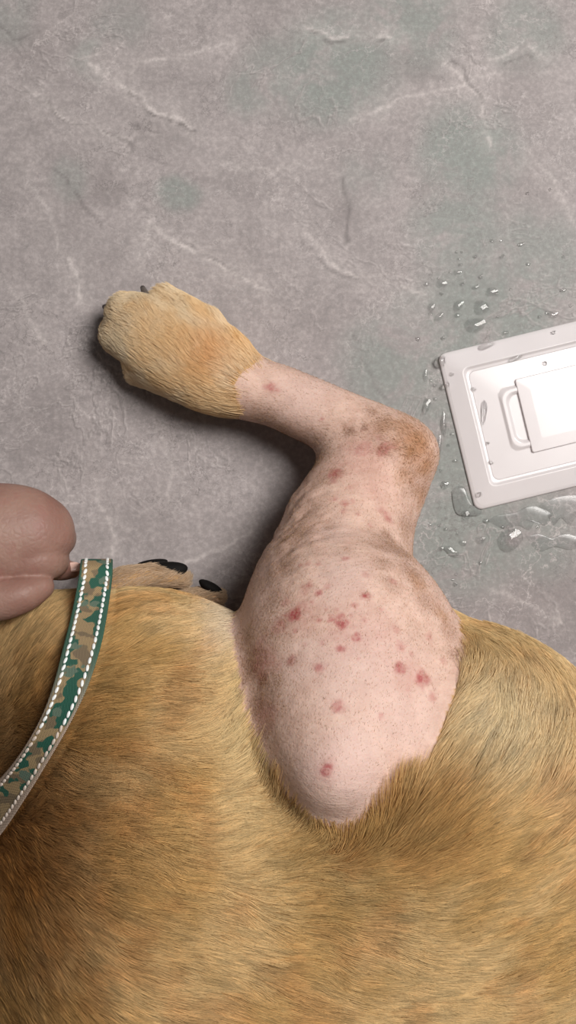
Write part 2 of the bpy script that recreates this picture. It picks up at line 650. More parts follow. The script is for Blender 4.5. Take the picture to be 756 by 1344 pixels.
def blob_field(V, blobs, soft=False):
    out = np.zeros(len(V))
    for x, y, r, a in blobs:
        c = ray_hit(x, y)
        if c is None:
            continue
        rr = r * (H - c[2]) / (S * H)
        sel = np.abs(V[:, 0] - c[0]) < 3 * rr
        sel &= np.abs(V[:, 1] - c[1]) < 3 * rr
        ii = np.nonzero(sel)[0]
        v = V[ii]
        d = np.linalg.norm(v - c, axis=1) / rr
        d = d * (0.40 + 1.2 * fbm(v + x * 0.01, 1.5 / rr, 2))
        out[ii] = np.maximum(out[ii], a * (np.exp(-1.6 * d * d) if soft else 1 - smooth01(d, 0.15, 1.15)))
    return out


RED = [(386, 807, 15, 1.0), (368, 820, 15, .45), (395, 800, 22, .35), (418, 778, 9, .75), (406, 768, 7, .6), (479, 782, 8, .9), (466, 795, 7, .55), (449, 818, 14, .9), (418, 814, 7, .6),
       (435, 813, 8, .7), (468, 837, 11, .75), (448, 851, 10, .75), (423, 843, 5, .5), (418, 876, 11, .6), (382, 868, 10, .5), (478, 814, 7, .45), (520, 827, 8, .5),
       (525, 848, 10, .5), (525, 876, 15, .85), (552, 891, 15, .9), (568, 916, 10, .4), (582, 868, 7, .3), (564, 837, 9, .35), (442, 927, 12, .75), (500, 940, 6, .5),
       (428, 1011, 13, .9), (454, 733, 7, .6), (480, 754, 7, .45), (405, 740, 6, .5), (516, 763, 8, .5), (357, 509, 11, .7), (422, 550, 4, .5), (502, 590, 17, .6),
       (475, 592, 24, .5), (440, 622, 16, .65), (453, 660, 8, .6), (463, 658, 6, .5), (451, 671, 6, .5), (510, 679, 12, .55), (500, 670, 9, .4), (490, 640, 40, .22),
       (345, 870, 30, .40), (350, 935, 28, .35), (470, 825, 60, .16), (400, 775, 12, .3), (430, 770, 7, .35), (505, 830, 30, .2), (340, 850, 20, .3),
       (418, 740, 5, .4), (395, 742, 5, .4), (440, 655, 6, .5), (460, 640, 7, .35), (470, 676, 5, .4), (485, 690, 6, .35), (410, 790, 6, .5), (398, 770, 5, .4), (428, 800, 4, .45), (443, 800, 5, .4), (500, 800, 5, .35), (540, 860, 6, .35), (460, 808, 5, .5), (388, 828, 8, .4), (400, 845, 5, .35), (470, 865, 4, .3), (535, 905, 5, .3), (375, 790, 9, .35),
       (455, 828, 34, .22), (400, 812, 34, .25), (535, 882, 34, .22), (428, 1011, 24, .25), (470, 600, 50, .25)]
BROWN = [(461, 566, 12, .7), (478, 562, 8, .6), (488, 539, 13, .5), (500, 556, 22, .45), (502, 590, 14, .4), (440, 622, 14, .55), (425, 628, 18, .4), (522, 722, 36, .65), (508, 705, 18, .6), (532, 690, 30, .45),
         (505, 738, 22, .4), (392, 700, 46, .50), (410, 680, 18, .35), (372, 745, 36, .5), (410, 668, 30, .35), (420, 600, 30, .35), (332, 868, 34, .75), (346, 892, 20, .8), (338, 925, 26, .6), (352, 905, 40, .45), (326, 840, 30, .5),
         (350, 830, 40, .35), (372, 815, 26, .35), (345, 548, 26, .35), (372, 566, 24, .35), (395, 580, 22, .3), (420, 575, 20, .3), (340, 960, 30, .35), (590, 830, 30, .4), (600, 860, 20, .5), (560, 790, 26, .4), (540, 750, 26, .45),
         (386, 807, 10, .5), (382, 868, 12, .45), (525, 875, 8, .25), (480, 780, 7, .3), (512, 765, 18, .3), (545, 830, 30, .2), (360, 790, 30, .4), (425, 1000, 5, .2), (430, 690, 14, .3), (455, 720, 8, .25), (540, 640, 24, .4)]
ORANGE = [(548, 580, 36, .9), (560, 610, 24, .8), (535, 560, 26, .7), (540, 590, 16, 1.0), (530, 622, 20, .5), (553, 650, 18, .5), (508, 560, 26, .4), (566, 595, 18, .6), (548, 765, 18, .5), (580, 806, 16, .5)]
LIGHT = [(450, 760, 60, .5), (470, 870, 100, .5), (460, 1000, 90, .6), (520, 940, 80, .5), (430, 700, 40, .35), (400, 520, 60, .4)]


def skin_mat():
    m, nt, b = new_mat('dog_skin')
    L = nt.links
    g = {}
    for n in ('red', 'brown', 'orange', 'light', 'furred'):
        g[n] = node(nt, 'ShaderNodeAttribute', attribute_name=n).outputs['Fac']
    tc = node(nt, 'ShaderNodeTexCoord').outputs['Object']

    def noise(scale, detail=4, rough=0.6):
        n = node(nt, 'ShaderNodeTexNoise')
        n.inputs['Scale'].default_value = scale
        n.inputs['Detail'].default_value = detail
        n.inputs['Roughness'].default_value = rough
        L.new(tc, n.inputs['Vector'])
        return n.outputs['Fac']
    speck = noise(900, 3, 0.7)
    mott = noise(120, 5, 0.65)
    c = mixc(nt, ramp(nt, mott, 0.3, 0.7), rgba(srgb(202, 168, 152)), rgba(srgb(220, 188, 172)))
    c = mixc(nt, g['light'], c, rgba(srgb(209, 180, 172)))
    c = mixc(nt, math_n(nt, 'MULTIPLY', ramp(nt, speck, 0.50, 0.72), 0.28), c, rgba(srgb(182, 144, 126)))
    br = math_n(nt, 'MULTIPLY', g['brown'], ramp(nt, mott, 0.0, 0.75))
    br = math_n(nt, 'MULTIPLY', br, math_n(nt, 'ADD', 0.55, math_n(nt, 'MULTIPLY', ramp(nt, speck, 0.35, 0.62), 0.6)))
    c = mixc(nt, br, c, rgba(srgb(118, 82, 62)))
    c = mixc(nt, math_n(nt, 'MULTIPLY', g['orange'], 0.8), c, rgba(srgb(158, 102, 44)))
    c = mixc(nt, math_n(nt, 'MULTIPLY', g['red'], math_n(nt, 'ADD', 0.60, math_n(nt, 'MULTIPLY', ramp(nt, noise(420, 3), 0.4, 0.6), 0.35))), c, rgba(srgb(158, 62, 66)))
    c = mixc(nt, g['furred'], c, rgba(srgb(186, 146, 92)))
    L.new(c, b.inputs['Base Color'])
    b.inputs['Roughness'].default_value = 0.62
    b.inputs['Specular IOR Level'].default_value = 0.28
    b.inputs['Subsurface Weight'].default_value = 0.12
    b.inputs['Subsurface Radius'].default_value = (0.004, 0.0015, 0.0008)
    b.inputs['Subsurface Scale'].default_value = 0.6
    mp = node(nt, 'ShaderNodeMapping')
    mp.inputs['Scale'].default_value = (0.35, 1.0, 1.0)
    L.new(tc, mp.inputs['Vector'])
    wr = node(nt, 'ShaderNodeTexNoise')
    wr.inputs['Scale'].default_value = 330
    wr.inputs['Detail'].default_value = 3
    L.new(mp.outputs['Vector'], wr.inputs['Vector'])
    hsum = math_n(nt, 'ADD', math_n(nt, 'MULTIPLY', wr.outputs['Fac'], 0.9), math_n(nt, 'MULTIPLY', speck, 0.5))
    bp = node(nt, 'ShaderNodeBump')
    bp.inputs['Strength'].default_value = 0.55
    bp.inputs['Distance'].default_value = 0.0010
    L.new(hsum, bp.inputs['Height'])
    L.new(bp.outputs['Normal'], b.inputs['Normal'])
    return m


SKIN = skin_mat()
FEET = P(380, 1100, 0.0)
dog = empty('dog', (FEET[0], FEET[1], 0), 'golden tan dog lying on its side with one hind leg clipped bare and spotted red', 'dog')
me = fast_mesh('body', V, Q, SKIN)
# finer faces on the bare leg so the marks stay crisp
print('refine')
bm = bmesh.new()
bm.from_mesh(me)
bm.verts.ensure_lookup_table()
VA = np.array([v.co[:] for v in bm.verts])
uvp = project(VA)
near = in_poly(uvp, [(290, 440), (600, 520), (620, 860), (600, 1000), (450, 1100), (320, 1020), (280, 850), (380, 620), (290, 560)]) & (FD.sample(LEG, VA) < 0.006) & (VA[:, 2] > 0.02)
ed = [e for e in bm.edges if near[e.verts[0].index] and near[e.verts[1].index]]
bmesh.ops.subdivide_edges(bm, edges=ed, cuts=1, use_grid_fill=True, smooth=0.0)
bm.to_mesh(me)
bm.free()
me.update()
nv = len(me.vertices)
VV = np.empty(nv * 3, np.float32)
me.vertices.foreach_get('co', VV)
VV = VV.reshape(-1, 3).astype(float)
# loose wrinkled skin on the front of the shank
NN = np.empty(nv * 3, np.float32)
me.vertices.foreach_get('normal', NN)
NN = NN.reshape(-1, 3).astype(float)
uvv = project(VV)
wm = np.exp(-((uvv[:, 0] - 385) / 55) ** 2 - ((uvv[:, 1] - 690) / 75) ** 2) * (FD.sample(LEG, VV) < 0.004)
wrk = fbm(np.stack([VV[:, 0] * 0.5 + VV[:, 1] * 0.25, VV[:, 1] - 0.35 * VV[:, 0], VV[:, 2] * 0.6], 1), 170, 2) - 0.5
VV = VV + NN * (wm * wrk * 0.0035)[:, None]
me.vertices.foreach_set('co', VV.astype(np.float32).ravel())
me.update()
me.polygons.foreach_set('use_smooth', np.ones(len(me.polygons), dtype=bool))
sh = shaved_mask(VV).astype(float)
pale = np.exp(-((uvv[:, 0] - 292) / 22) ** 2 - ((uvv[:, 1] - 828) / 45) ** 2)
for nm, arr in (('red', blob_field(VV, RED)), ('brown', np.minimum(1.0, 1.4 * blob_field(VV, BROWN, True))), ('orange', blob_field(VV, ORANGE, True)), ('light', np.maximum(blob_field(VV, LIGHT), pale)),
                ('furred', (1 - sh) * (1 - pale))):
    at = me.attributes.new(nm, 'FLOAT', 'POINT')
    at.data.foreach_set('value', arr.astype(np.float32))
body = bpy.data.objects.new('body', me)
COL.objects.link(body)
adopt(body, dog)
body['label'] = 'tan body with one bare pink leg marked by red spots'

# ------------------------------------------------------------------ leash path (needed by the fur, which lies flat beneath it)
LE = [(103, 759), (94, 806), (83, 850), (70, 900), (53, 944), (28, 987), (0, 1022), (-40, 1062), (-95, 1105)]
RE = [(147, 762), (141, 806), (132, 850), (115, 902), (92, 950), (66, 995), (34, 1047), (-5, 1103), (-62, 1160)]
LE, RE = np.array(LE, float), np.array(RE, float)
MID = (LE + RE) / 2


def fur_dirs(uv):
    """lie of the coat: image-plane unit vectors (x right, y up), blended from what the coat does at these places"""
    C = np.array([(0, 830, 35), (60, 850, 30), (180, 830, 30), (240, 800, 42), (270, 785, 48), (220, 900, 0), (120, 900, 5), (285, 880, 35), (305, 940, 55), (40, 1000, -2), (140, 1000, -6), (50, 1150, -10), (100, 1250, -20), (240, 1020, -14),
                  (200, 1150, -16), (300, 1200, -25), (320, 1300, -22), (150, 1330, -20), (500, 1250, -15), (500, 1160, 2), (420, 1150, -6), (400, 1250, -18), (560, 1150, 22), (600, 1070, 42), (560, 1050, 62), (510, 1050, 82), (480, 1075, 96), (440, 1095, 98),
                  (390, 1068, 70), (350, 1025, 50), (320, 980, 45), (380, 1110, 20), (320, 1060, -8), (640, 1060, 26), (720, 1080, 24), (740, 1010, 52), (700, 950, 80), (640, 900, 66), (600, 960, 46), (690, 880, 104), (690, 845, 124), (640, 825, 118), (750, 880, 118), (745, 930, 95),
                  (650, 1250, 10), (740, 1250, 20), (600, 1320, -5), (700, 1330, 10), (660, 1160, 20), (450, 1330, -16), (540, 1100, 55), (580, 1010, 52), (640, 990, 52), (530, 1190, 5)], float)
    a = np.radians(C[:, 2])
    out = np.zeros((len(uv), 2))
    for k in range(0, len(uv), 40000):
        u = uv[k:k + 40000]
        d2 = ((u[:, None, :] - C[None, :, :2]) ** 2).sum(-1)
        w = 1.0 / (d2 + 260.0) ** 1.6
        out[k:k + 40000, 0] = (w * np.cos(a)).sum(1)
        out[k:k + 40000, 1] = (w * np.sin(a)).sum(1)
    return out / (np.linalg.norm(out, axis=1)[:, None] + 1e-9)


def paw_dirs(uv):
    C = np.array([(150, 430, 165), (160, 400, 150), (170, 450, 150), (200, 470, 142), (240, 500, 158), (280, 450, 122), (300, 500, 150), (230, 530, 165), (235, 395, 150), (260, 410, 130), (320, 470, 128), (190, 490, 150), (220, 430, 130), (300, 545, 170), (340, 460, 125)], float)
    a = np.radians(C[:, 2])
    d2 = ((uv[:, None, :] - C[None, :, :2]) ** 2).sum(-1)
    w = 1.0 / (d2 + 150.0) ** 1.5
    o = np.stack([(w * np.cos(a)).sum(1), (w * np.sin(a)).sum(1)], 1)
    return o / (np.linalg.norm(o, axis=1)[:, None] + 1e-9)


# triangulate the body once for root sampling
me.calc_loop_triangles()
nt_ = len(me.loop_triangles)
TR = np.empty(nt_ * 3, np.int32)
me.loop_triangles.foreach_get('vertices', TR)
TR = TR.reshape(-1, 3)
me.vertices.foreach_get('normal', NN2 := np.empty(nv * 3, np.float32))
NN2 = NN2.reshape(-1, 3).astype(float)
TA = 0.5 * np.linalg.norm(np.cross(VV[TR[:, 1]] - VV[TR[:, 0]], VV[TR[:, 2]] - VV[TR[:, 0]]), axis=1)
TCEN = VV[TR].mean(1)
TUV = project(TCEN)
TNZ = NN2[TR].mean(1)[:, 2]
TLEG = FD.sample(LEG, TCEN)
TPAW = FD.sample(PAW, TCEN)


def sample_roots(weight, n):
    w = TA * weight
    cs = np.cumsum(w)
    t = np.searchsorted(cs, RNG.random(n) * cs[-1])
    t = np.minimum(t, nt_ - 1)
    r1 = np.sqrt(RNG.random(n))
    r2 = RNG.random(n)
    b = np.stack([1 - r1, r1 * (1 - r2), r1 * r2], 1)
    p = (VV[TR[t]] * b[:, :, None]).sum(1)
    nn = (NN2[TR[t]] * b[:, :, None]).sum(1)
    nn /= np.linalg.norm(nn, axis=1)[:, None] + 1e-9
    return p, nn


def hair_material(name, rough=0.45):
    m, nt, b = new_mat(name)
    L = nt.links
    col = node(nt, 'ShaderNodeAttribute', attribute_name='hair_col').outputs['Color']
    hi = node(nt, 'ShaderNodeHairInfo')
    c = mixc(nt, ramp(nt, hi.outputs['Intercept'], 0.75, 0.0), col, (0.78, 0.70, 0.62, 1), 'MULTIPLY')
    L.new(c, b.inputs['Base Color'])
    b.inputs['Roughness'].default_value = rough
    b.inputs['Specular IOR Level'].default_value = 0.22
    tr = node(nt, 'ShaderNodeBsdfTranslucent')
    L.new(c, tr.inputs['Color'])
    ms = node(nt, 'ShaderNodeMixShader')
    ms.inputs[0].default_value = 0.30
    L.new(b.outputs[0], ms.inputs[1])
    L.new(tr.outputs[0], ms.inputs[2])
    L.new(ms.outputs[0], nt.nodes['Material Output'].inputs['Surface'])
    return m


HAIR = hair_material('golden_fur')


def hair_object(name, pts, radius, cols, mat):
    """pts (N,K,3)"""
    N, K, _ = pts.shape
    hc = bpy.data.hair_curves.new(name)
    hc.add_curves([K] * N)
    hc.attributes['position'].data.foreach_set('vector', np.ascontiguousarray(pts, dtype=np.float32).ravel())
    ra = hc.attributes.get('radius') or hc.attributes.new('radius', 'FLOAT', 'POINT')
    ra.data.foreach_set('value', np.ascontiguousarray(radius, dtype=np.float32).ravel())
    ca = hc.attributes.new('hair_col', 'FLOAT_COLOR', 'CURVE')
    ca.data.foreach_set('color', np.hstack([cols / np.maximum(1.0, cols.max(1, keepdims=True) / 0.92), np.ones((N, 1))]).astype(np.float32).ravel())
    hc.materials.append(mat)
    o = bpy.data.objects.new(name, hc)
    COL.objects.link(o)
    return o


def grow(p, nn, d2, length, lift, K=6, clump=None, bend=0.3, swirl=0.12):
    """strands of the given length from roots p along image-plane directions d2, lying on the skin"""
    N = len(p)
    t = np.zeros((N, 3))
    ang = RNG.normal(0, swirl, N) + (fbm(p, 75, 2) - 0.5) * 0.9 + (fbm(p + 4, 260, 2) - 0.5) * 0.6
    ca, sa = np.cos(ang), np.sin(ang)
    t[:, 0] = d2[:, 0] * ca - d2[:, 1] * sa
    t[:, 1] = d2[:, 0] * sa + d2[:, 1] * ca
    t -= nn * (t * nn).sum(1)[:, None]
    t /= np.linalg.norm(t, axis=1)[:, None] + 1e-9
    side = np.cross(nn, t)
    s = np.linspace(0, 1, K)
    bn = RNG.normal(0, bend, N)
    pts = (p[:, None, :] + t[:, None, :] * (length[:, None] * s)[..., None]
           + nn[:, None, :] * (length[:, None] * lift[:, None] * (s - 0.50 * s ** 2))[..., None]
           + side[:, None, :] * (length[:, None] * bn[:, None] * 0.25 * s ** 2)[..., None])
    if clump is not None:
        # pull tips towards the strand of the nearest clump centre
        cell, amt = clump
        key = np.floor((p + 0.4 * cell * (np.stack([fbm(p, 200), fbm(p + 2, 200), fbm(p + 4, 200)], 1) - 0.5)) / cell).astype(np.int64)
        h = key[:, 0] * 73856093 ^ key[:, 1] * 19349663 ^ key[:, 2] * 83492791
        _, inv = np.unique(h, return_inverse=True)
        cnt = np.bincount(inv).astype(float)
        for k in range(1, K):
            w = amt * s[k] ** 1.3
            for j in range(3):
                mean = np.bincount(inv, pts[:, k, j]) / cnt
                pts[:, k, j] += (mean[inv] - pts[:, k, j]) * w
    return pts


def coat_colour(p, uv):
    n1 = fbm(p, 28, 3)[:, None]
    n2 = fbm(p + 6, 60, 2)[:, None]
    c = srgb(202, 161, 102) * (1 - smooth01(n1, 0.35, 0.65)) + srgb(214, 178, 124) * smooth01(n1, 0.35, 0.65)
    c = c * (1 - 0.45 * smooth01(n2, 0.52, 0.72)) + srgb(196, 144, 88) * 0.45 * smooth01(n2, 0.52, 0.72)

    def mix(c, x, y, sx, sy, colr, a):
        w = (a * np.exp(-((uv[:, 0] - x) / sx) ** 2 - ((uv[:, 1] - y) / sy) ** 2))[:, None]
        return c * (1 - w) + colr * w
    c = mix(c, 282, 820, 40, 55, srgb(232, 212, 184), 0.8)
    c = mix(c, 300, 960, 40, 110, srgb(226, 200, 150), 0.6)
    c = mix(c, 650, 960, 120, 80, srgb(232, 210, 170), 0.75)
    c = mix(c, 540, 1080, 70, 50, srgb(182, 132, 70), 0.55)
    c = mix(c, 430, 1100, 80, 30, srgb(180, 138, 80), 0.5)
    c = mix(c, 20, 1120, 120, 230, srgb(150, 88, 24), 0.8)  # shade of the left flank, painted into the fur as darker brown
    c = mix(c, 690, 860, 90, 28, srgb(196, 164, 116), 0.5)
    return c


def fur_torso():
    uvm = (TUV[:, 0] > -90) & (TUV[:, 0] < 850) & (TUV[:, 1] > 700) & (TUV[:, 1] < 1420)
    w = np.where(uvm & (TNZ > -0.15), 1.0, 0.12)
    w *= (TPAW > 0.004) & (TCEN[:, 2] > 0.004)
    w *= ~((TLEG < 0.004) & (TUV[:, 1] < 780))
    n = 330000
    p, nn = sample_roots(w, n)
    keep = ~shaved_mask(p, 2.0)
    uv = project(p)
    pale = np.exp(-((uv[:, 0] - 294) / 15) ** 2 - ((uv[:, 1] - 828) / 34) ** 2)
    keep &= RNG.random(n) > pale * 0.95
    p, nn, uv = p[keep], nn[keep], uv[keep]
    n = len(p)
    d2 = fur_dirs(uv)
    ln = 0.0125 * RNG.uniform(0.6, 1.25, n) * (0.85 + 0.4 * fbm(p, 50, 2))
    lift = RNG.uniform(0.16, 0.40, n)
    # longer, raised tuft under the thigh; short hair on the belly edge
    tuft = np.exp(-((uv[:, 0] - 500) / 70) ** 2 - ((uv[:, 1] - 1065) / 40) ** 2)
    ln *= 1 + 0.35 * tuft
    lift *= 1 + 0.5 * tuft
    ln *= 1 - 0.35 * np.exp(-((uv[:, 1] - 770) / 40) ** 2) * (uv[:, 0] < 320)
    under = poly_dist(uv, MID) < 27
    ln[under] *= 0.7
    lift[under] *= 0.2
    pts = grow(p, nn, d2, ln, lift, 6, clump=(0.0026, 0.62))
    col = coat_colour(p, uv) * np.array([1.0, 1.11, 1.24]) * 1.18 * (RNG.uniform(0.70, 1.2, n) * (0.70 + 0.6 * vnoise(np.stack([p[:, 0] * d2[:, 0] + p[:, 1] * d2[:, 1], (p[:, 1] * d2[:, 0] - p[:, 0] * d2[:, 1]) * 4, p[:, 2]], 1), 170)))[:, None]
    rad = np.linspace(1, 0.22, 6)[None, :] * RNG.uniform(0.00011, 0.00018, n)[:, None]
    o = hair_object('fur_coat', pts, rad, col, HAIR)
    adopt(o, dog)
    return o


def fur_paw():
    w = ((TLEG < 0.004) & (TUV[:, 0] < 365) & (TUV[:, 1] < 600) & (TCEN[:, 2] > 0.002)).astype(float)
    n = 60000
    p, nn = sample_roots(w, n)
    keep = ~shaved_mask(p, 5.0)
    p, nn = p[keep], nn[keep]
    n = len(p)
    uv = project(p)
    d2 = paw_dirs(uv)
    ln = 0.0100 * RNG.uniform(0.6, 1.25, n)
    ln *= 0.62 + 0.38 * smooth01(uv[:, 0], 140, 230)
    lift = RNG.uniform(0.12, 0.36, n)
    pts = grow(p, nn, d2, ln, lift, 6, clump=(0.0021, 0.55))
    pts[:, :, 2] = np.maximum(pts[:, :, 2], 0.0006)
    n1 = smooth01(fbm(p, 60, 3), 0.35, 0.65)[:, None]
    col = srgb(220, 192, 146) * (1 - n1) + srgb(232, 212, 176) * n1
    wv = (0.65 * np.exp(-((uv[:, 0] - 285) / 32) ** 2 - ((uv[:, 1] - 470) / 34) ** 2))[:, None]
    col = col * (1 - wv) + srgb(190, 138, 66) * wv
    wv = (0.5 * np.exp(-((uv[:, 0] - 335) / 30) ** 2 - ((uv[:, 1] - 462) / 20) ** 2))[:, None]
    col = col * (1 - wv) + srgb(190, 146, 78) * wv
    wv = (0.6 * np.exp(-((uv[:, 0] - 168) / 26) ** 2 - ((uv[:, 1] - 452) / 26) ** 2))[:, None]
    col = col * (1 - wv) + srgb(232, 212, 176) * wv
    col = col * np.array([1.03, 1.08, 1.20]) * (1.85 * RNG.uniform(0.58, 1.12, n))[:, None]
    rad = np.linspace(1, 0.25, 6)[None, :] * RNG.uniform(0.00010, 0.00016, n)[:, None]
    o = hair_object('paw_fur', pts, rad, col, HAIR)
    adopt(o, dog)
    # the lower paw
    w = ((TPAW < 0.003) & (TCEN[:, 2] > 0.004)).astype(float)
    p, nn = sample_roots(w, 14000)
    n = len(p)
    d2 = np.tile(np.array([[0.95, 0.3]]), (n, 1))
    pts = grow(p, nn, d2, 0.006 * RNG.uniform(0.6, 1.2, n), RNG.uniform(0.1, 0.35, n), 5, clump=(0.002, 0.5))
    pts[:, :, 2] = np.maximum(pts[:, :, 2], 0.0006)
    col = np.tile(srgb(212, 186, 156), (n, 1)) * RNG.uniform(0.65, 1.2, n)[:, None]
    rad = np.linspace(1, 0.25, 5)[None, :] * RNG.uniform(0.00010, 0.00015, n)[:, None]
    adopt(hair_object('paw_fur', pts, rad, col, HAIR), dog)


def stubble():
    br = np.empty(nv, np.float32)
    me.attributes['brown'].data.foreach_get('value', br)
    og = np.empty(nv, np.float32)
    me.attributes['orange'].data.foreach_get('value', og)
    dens = 0.12 + 0.6 * br + 0.8 * og
    w = dens[TR].mean(1) * (TLEG < 0.005) * (TCEN[:, 2] > 0.012)
    p, nn = sample_roots(w, 30000)
    k = shaved_mask(p)
    p, nn = p[k], nn[k]
    uv = project(p)
    n = len(p)
    d2 = np.where((uv[:, 1] < 600)[:, None], np.array([[-0.85, 0.5]]), np.array([[0.25, 0.97]]))
    org = np.exp(-((uv[:, 0] - 545) / 35) ** 2 - ((uv[:, 1] - 590) / 50) ** 2)
    ln = 0.0009 * RNG.uniform(0.5, 1.3, n) * (1 + 1.2 * org)
    pts = grow(p, nn, d2, ln, RNG.uniform(0.3, 0.9, n), 3, swirl=0.35)
    col = np.where((RNG.random(n) < 0.45)[:, None], srgb(150, 116, 88), srgb(200, 168, 134)) * RNG.uniform(0.8, 1.2, n)[:, None]
    rad = np.linspace(1, 0.3, 3)[None, :] * np.full((n, 1), 0.00005)
    o = hair_object('stubble', pts, rad, col, HAIR)
    adopt(o, dog)


print('fur')
fur_torso()
fur_paw()
stubble()


def simple_mat(name, col, rough=0.5, spec=0.5, bump=None):
    m, nt, b = new_mat(name)
    tc = node(nt, 'ShaderNodeTexCoord').outputs['Object']
    n = node(nt, 'ShaderNodeTexNoise')
    n.inputs['Scale'].default_value = bump or 300
    n.inputs['Detail'].default_value = 4
    nt.links.new(tc, n.inputs['Vector'])
    c = mixc(nt, n.outputs['Fac'], rgba(np.asarray(col) * 0.8), rgba(np.minimum(np.asarray(col) * 1.2, 1)))
    nt.links.new(c, b.inputs['Base Color'])
    b.inputs['Roughness'].default_value = rough
    b.inputs['Specular IOR Level'].default_value = spec
    bp = node(nt, 'ShaderNodeBump')
    bp.inputs['Strength'].default_value = 0.2
    bp.inputs['Distance'].default_value = 0.0005
    nt.links.new(n.outputs['Fac'], bp.inputs['Height'])
    nt.links.new(bp.outputs['Normal'], b.inputs['Normal'])
    return m


def tube_mesh(name, path, radii, mat, seg=12, squash=1.0):
    """closed tapering tube through 3d points; squash flattens along the vertical"""
    path = np.asarray(path, float)
    vs, fs = [], []
    n = len(path)
    for i in range(n):
        t = path[min(i + 1, n - 1)] - path[max(i - 1, 0)]
        t /= np.linalg.norm(t) + 1e-12
        up = np.array([0, 0, 1.0]) if abs(t[2]) < 0.9 else np.array([0, 1.0, 0])
        s = np.cross(t, up)
        s /= np.linalg.norm(s)
        u = np.cross(s, t)
        for k in range(seg):
            a = 2 * math.pi * k / seg
            vs.append(path[i] + radii[i] * (s * math.cos(a) + u * math.sin(a) * squash))
    for i in range(n - 1):
        for k in range(seg):
            fs.append((i * seg + k, i * seg + (k + 1) % seg, (i + 1) * seg + (k + 1) % seg, (i + 1) * seg + k))
    fs.append(tuple(range(seg))[::-1])
    fs.append(tuple((n - 1) * seg + k for k in range(seg)))
    return mesh_obj(name, vs, fs, mat)


CLAW = simple_mat('dark_claw_horn', srgb(92, 84, 78), 0.35, 0.5, 500)
PAD = simple_mat('black_paw_pad', srgb(20, 18, 17), 0.75, 0.15, 900)
# one claw shows above the top toe, the others are tucked under the fur of the toe tips
for pts, z0 in ((((196, 394), (192, 388), (189, 382), (187, 377)), 0.034), (((150, 403), (143, 402), (136, 403)), 0.022), (((142, 436), (136, 437), (130, 440)), 0.018)):
    path = [P(x, y, z0 - 0.002 * i) for i, (x, y) in enumerate(pts)]
    rad = np.linspace(0.0030, 0.0014, len(path))
    adopt(tube_mesh('claw', path, rad, CLAW, 10), dog)
# dark pads of the paws peeping out under the belly
for x, y, z, a, b_, c, rot in ((219, 749, 0.026, 0.0120, 0.0052, 0.005, 3), (200, 740, 0.018, 0.0090, 0.0026, 0.004, 8), (276, 771, 0.024, 0.0075, 0.0032, 0.005, -28)):
    bm = bmesh.new()
    bmesh.ops.create_uvsphere(bm, u_segments=24, v_segments=14, radius=1)
    for v in bm.verts:
        v.co.x *= 1 + 0.18 * v.co.y
        v.co = Vector((v.co.x * a, v.co.y * b_, v.co.z * c))
    mp = bpy.data.meshes.new('paw_pad')
    bm.to_mesh(mp)
    bm.free()
    mp.polygons.foreach_set('use_smooth', [True] * len(mp.polygons))
    mp.materials.append(PAD)
    o = bpy.data.objects.new('paw_pad', mp)
    COL.objects.link(o)
    o.parent = dog
    w = P(x, y, z)
    o.location = Vector(w) - dog.location
    o.rotation_euler = (0, 0, math.radians(rot))
    o['label'] = 'black leathery pad'

# ------------------------------------------------------------------ leash
print('leash')


def weave_mat():
    m, nt, b = new_mat('camouflage_webbing')
    L = nt.links
    uv = node(nt, 'ShaderNodeUVMap', uv_map='UVMap').outputs['UV']

    def noise(scale, off, detail=2):
        mp = node(nt, 'ShaderNodeMapping')
        mp.inputs['Location'].default_value = (off, off * 0.7, 0)
        L.new(uv, mp.inputs['Vector'])
        n = node(nt, 'ShaderNodeTexNoise')
        n.inputs['Scale'].default_value = scale
        n.inputs['Detail'].default_value = detail
        n.inputs['Roughness'].default_value = 0.45
        L.new(mp.outputs['Vector'], n.inputs['Vector'])
        return n.outputs['Fac']
    c = mixc(nt, ramp(nt, noise(95, 1.3), 0.50, 0.54), rgba(srgb(182, 156, 116)), rgba(srgb(140, 122, 96)))
    c = mixc(nt, ramp(nt, noise(92, 5.1), 0.52, 0.545), c, rgba(srgb(46, 104, 86)))
    c = mixc(nt, ramp(nt, noise(100, 9.7), 0.60, 0.63), c, rgba(srgb(112, 134, 116)))
    sx = node(nt, 'ShaderNodeSeparateXYZ')
    L.new(uv, sx.inputs[0])
    # the woven selvedge along both edges: green where it is new, worn pale further down
    edge = ramp(nt, math_n(nt, 'ABSOLUTE', sx.outputs['X']), 0.0070, 0.0078)
    worn = ramp(nt, sx.outputs['Y'], 0.15, 0.20)
    ec = mixc(nt, worn, rgba(srgb(62, 106, 88)), rgba(srgb(188, 166, 148)))
    c = mixc(nt, edge, c, ec)
    # diagonal twill rows
    d1 = math_n(nt, 'SINE', math_n(nt, 'MULTIPLY', math_n(nt, 'ADD', sx.outputs['X'], sx.outputs['Y']), 6200))
    d2 = math_n(nt, 'SINE', math_n(nt, 'MULTIPLY', math_n(nt, 'SUBTRACT', sx.outputs['X'], math_n(nt, 'MULTIPLY', sx.outputs['Y'], 0.35)), 7600))
    h = math_n(nt, 'ADD', d1, math_n(nt, 'MULTIPLY', d2, 0.6))
    c = mixc(nt, math_n(nt, 'MULTIPLY', ramp(nt, h, 0.2, -1.2), 0.5), c, rgba(srgb(60, 58, 50)))
    L.new(c, b.inputs['Base Color'])
    b.inputs['Roughness'].default_value = 0.6
    b.inputs['Specular IOR Level'].default_value = 0.3
    bp = node(nt, 'ShaderNodeBump')
    bp.inputs['Strength'].default_value = 0.6
    bp.inputs['Distance'].default_value = 0.0004
    L.new(h, bp.inputs['Height'])
    L.new(bp.outputs['Normal'], b.inputs['Normal'])
    return m


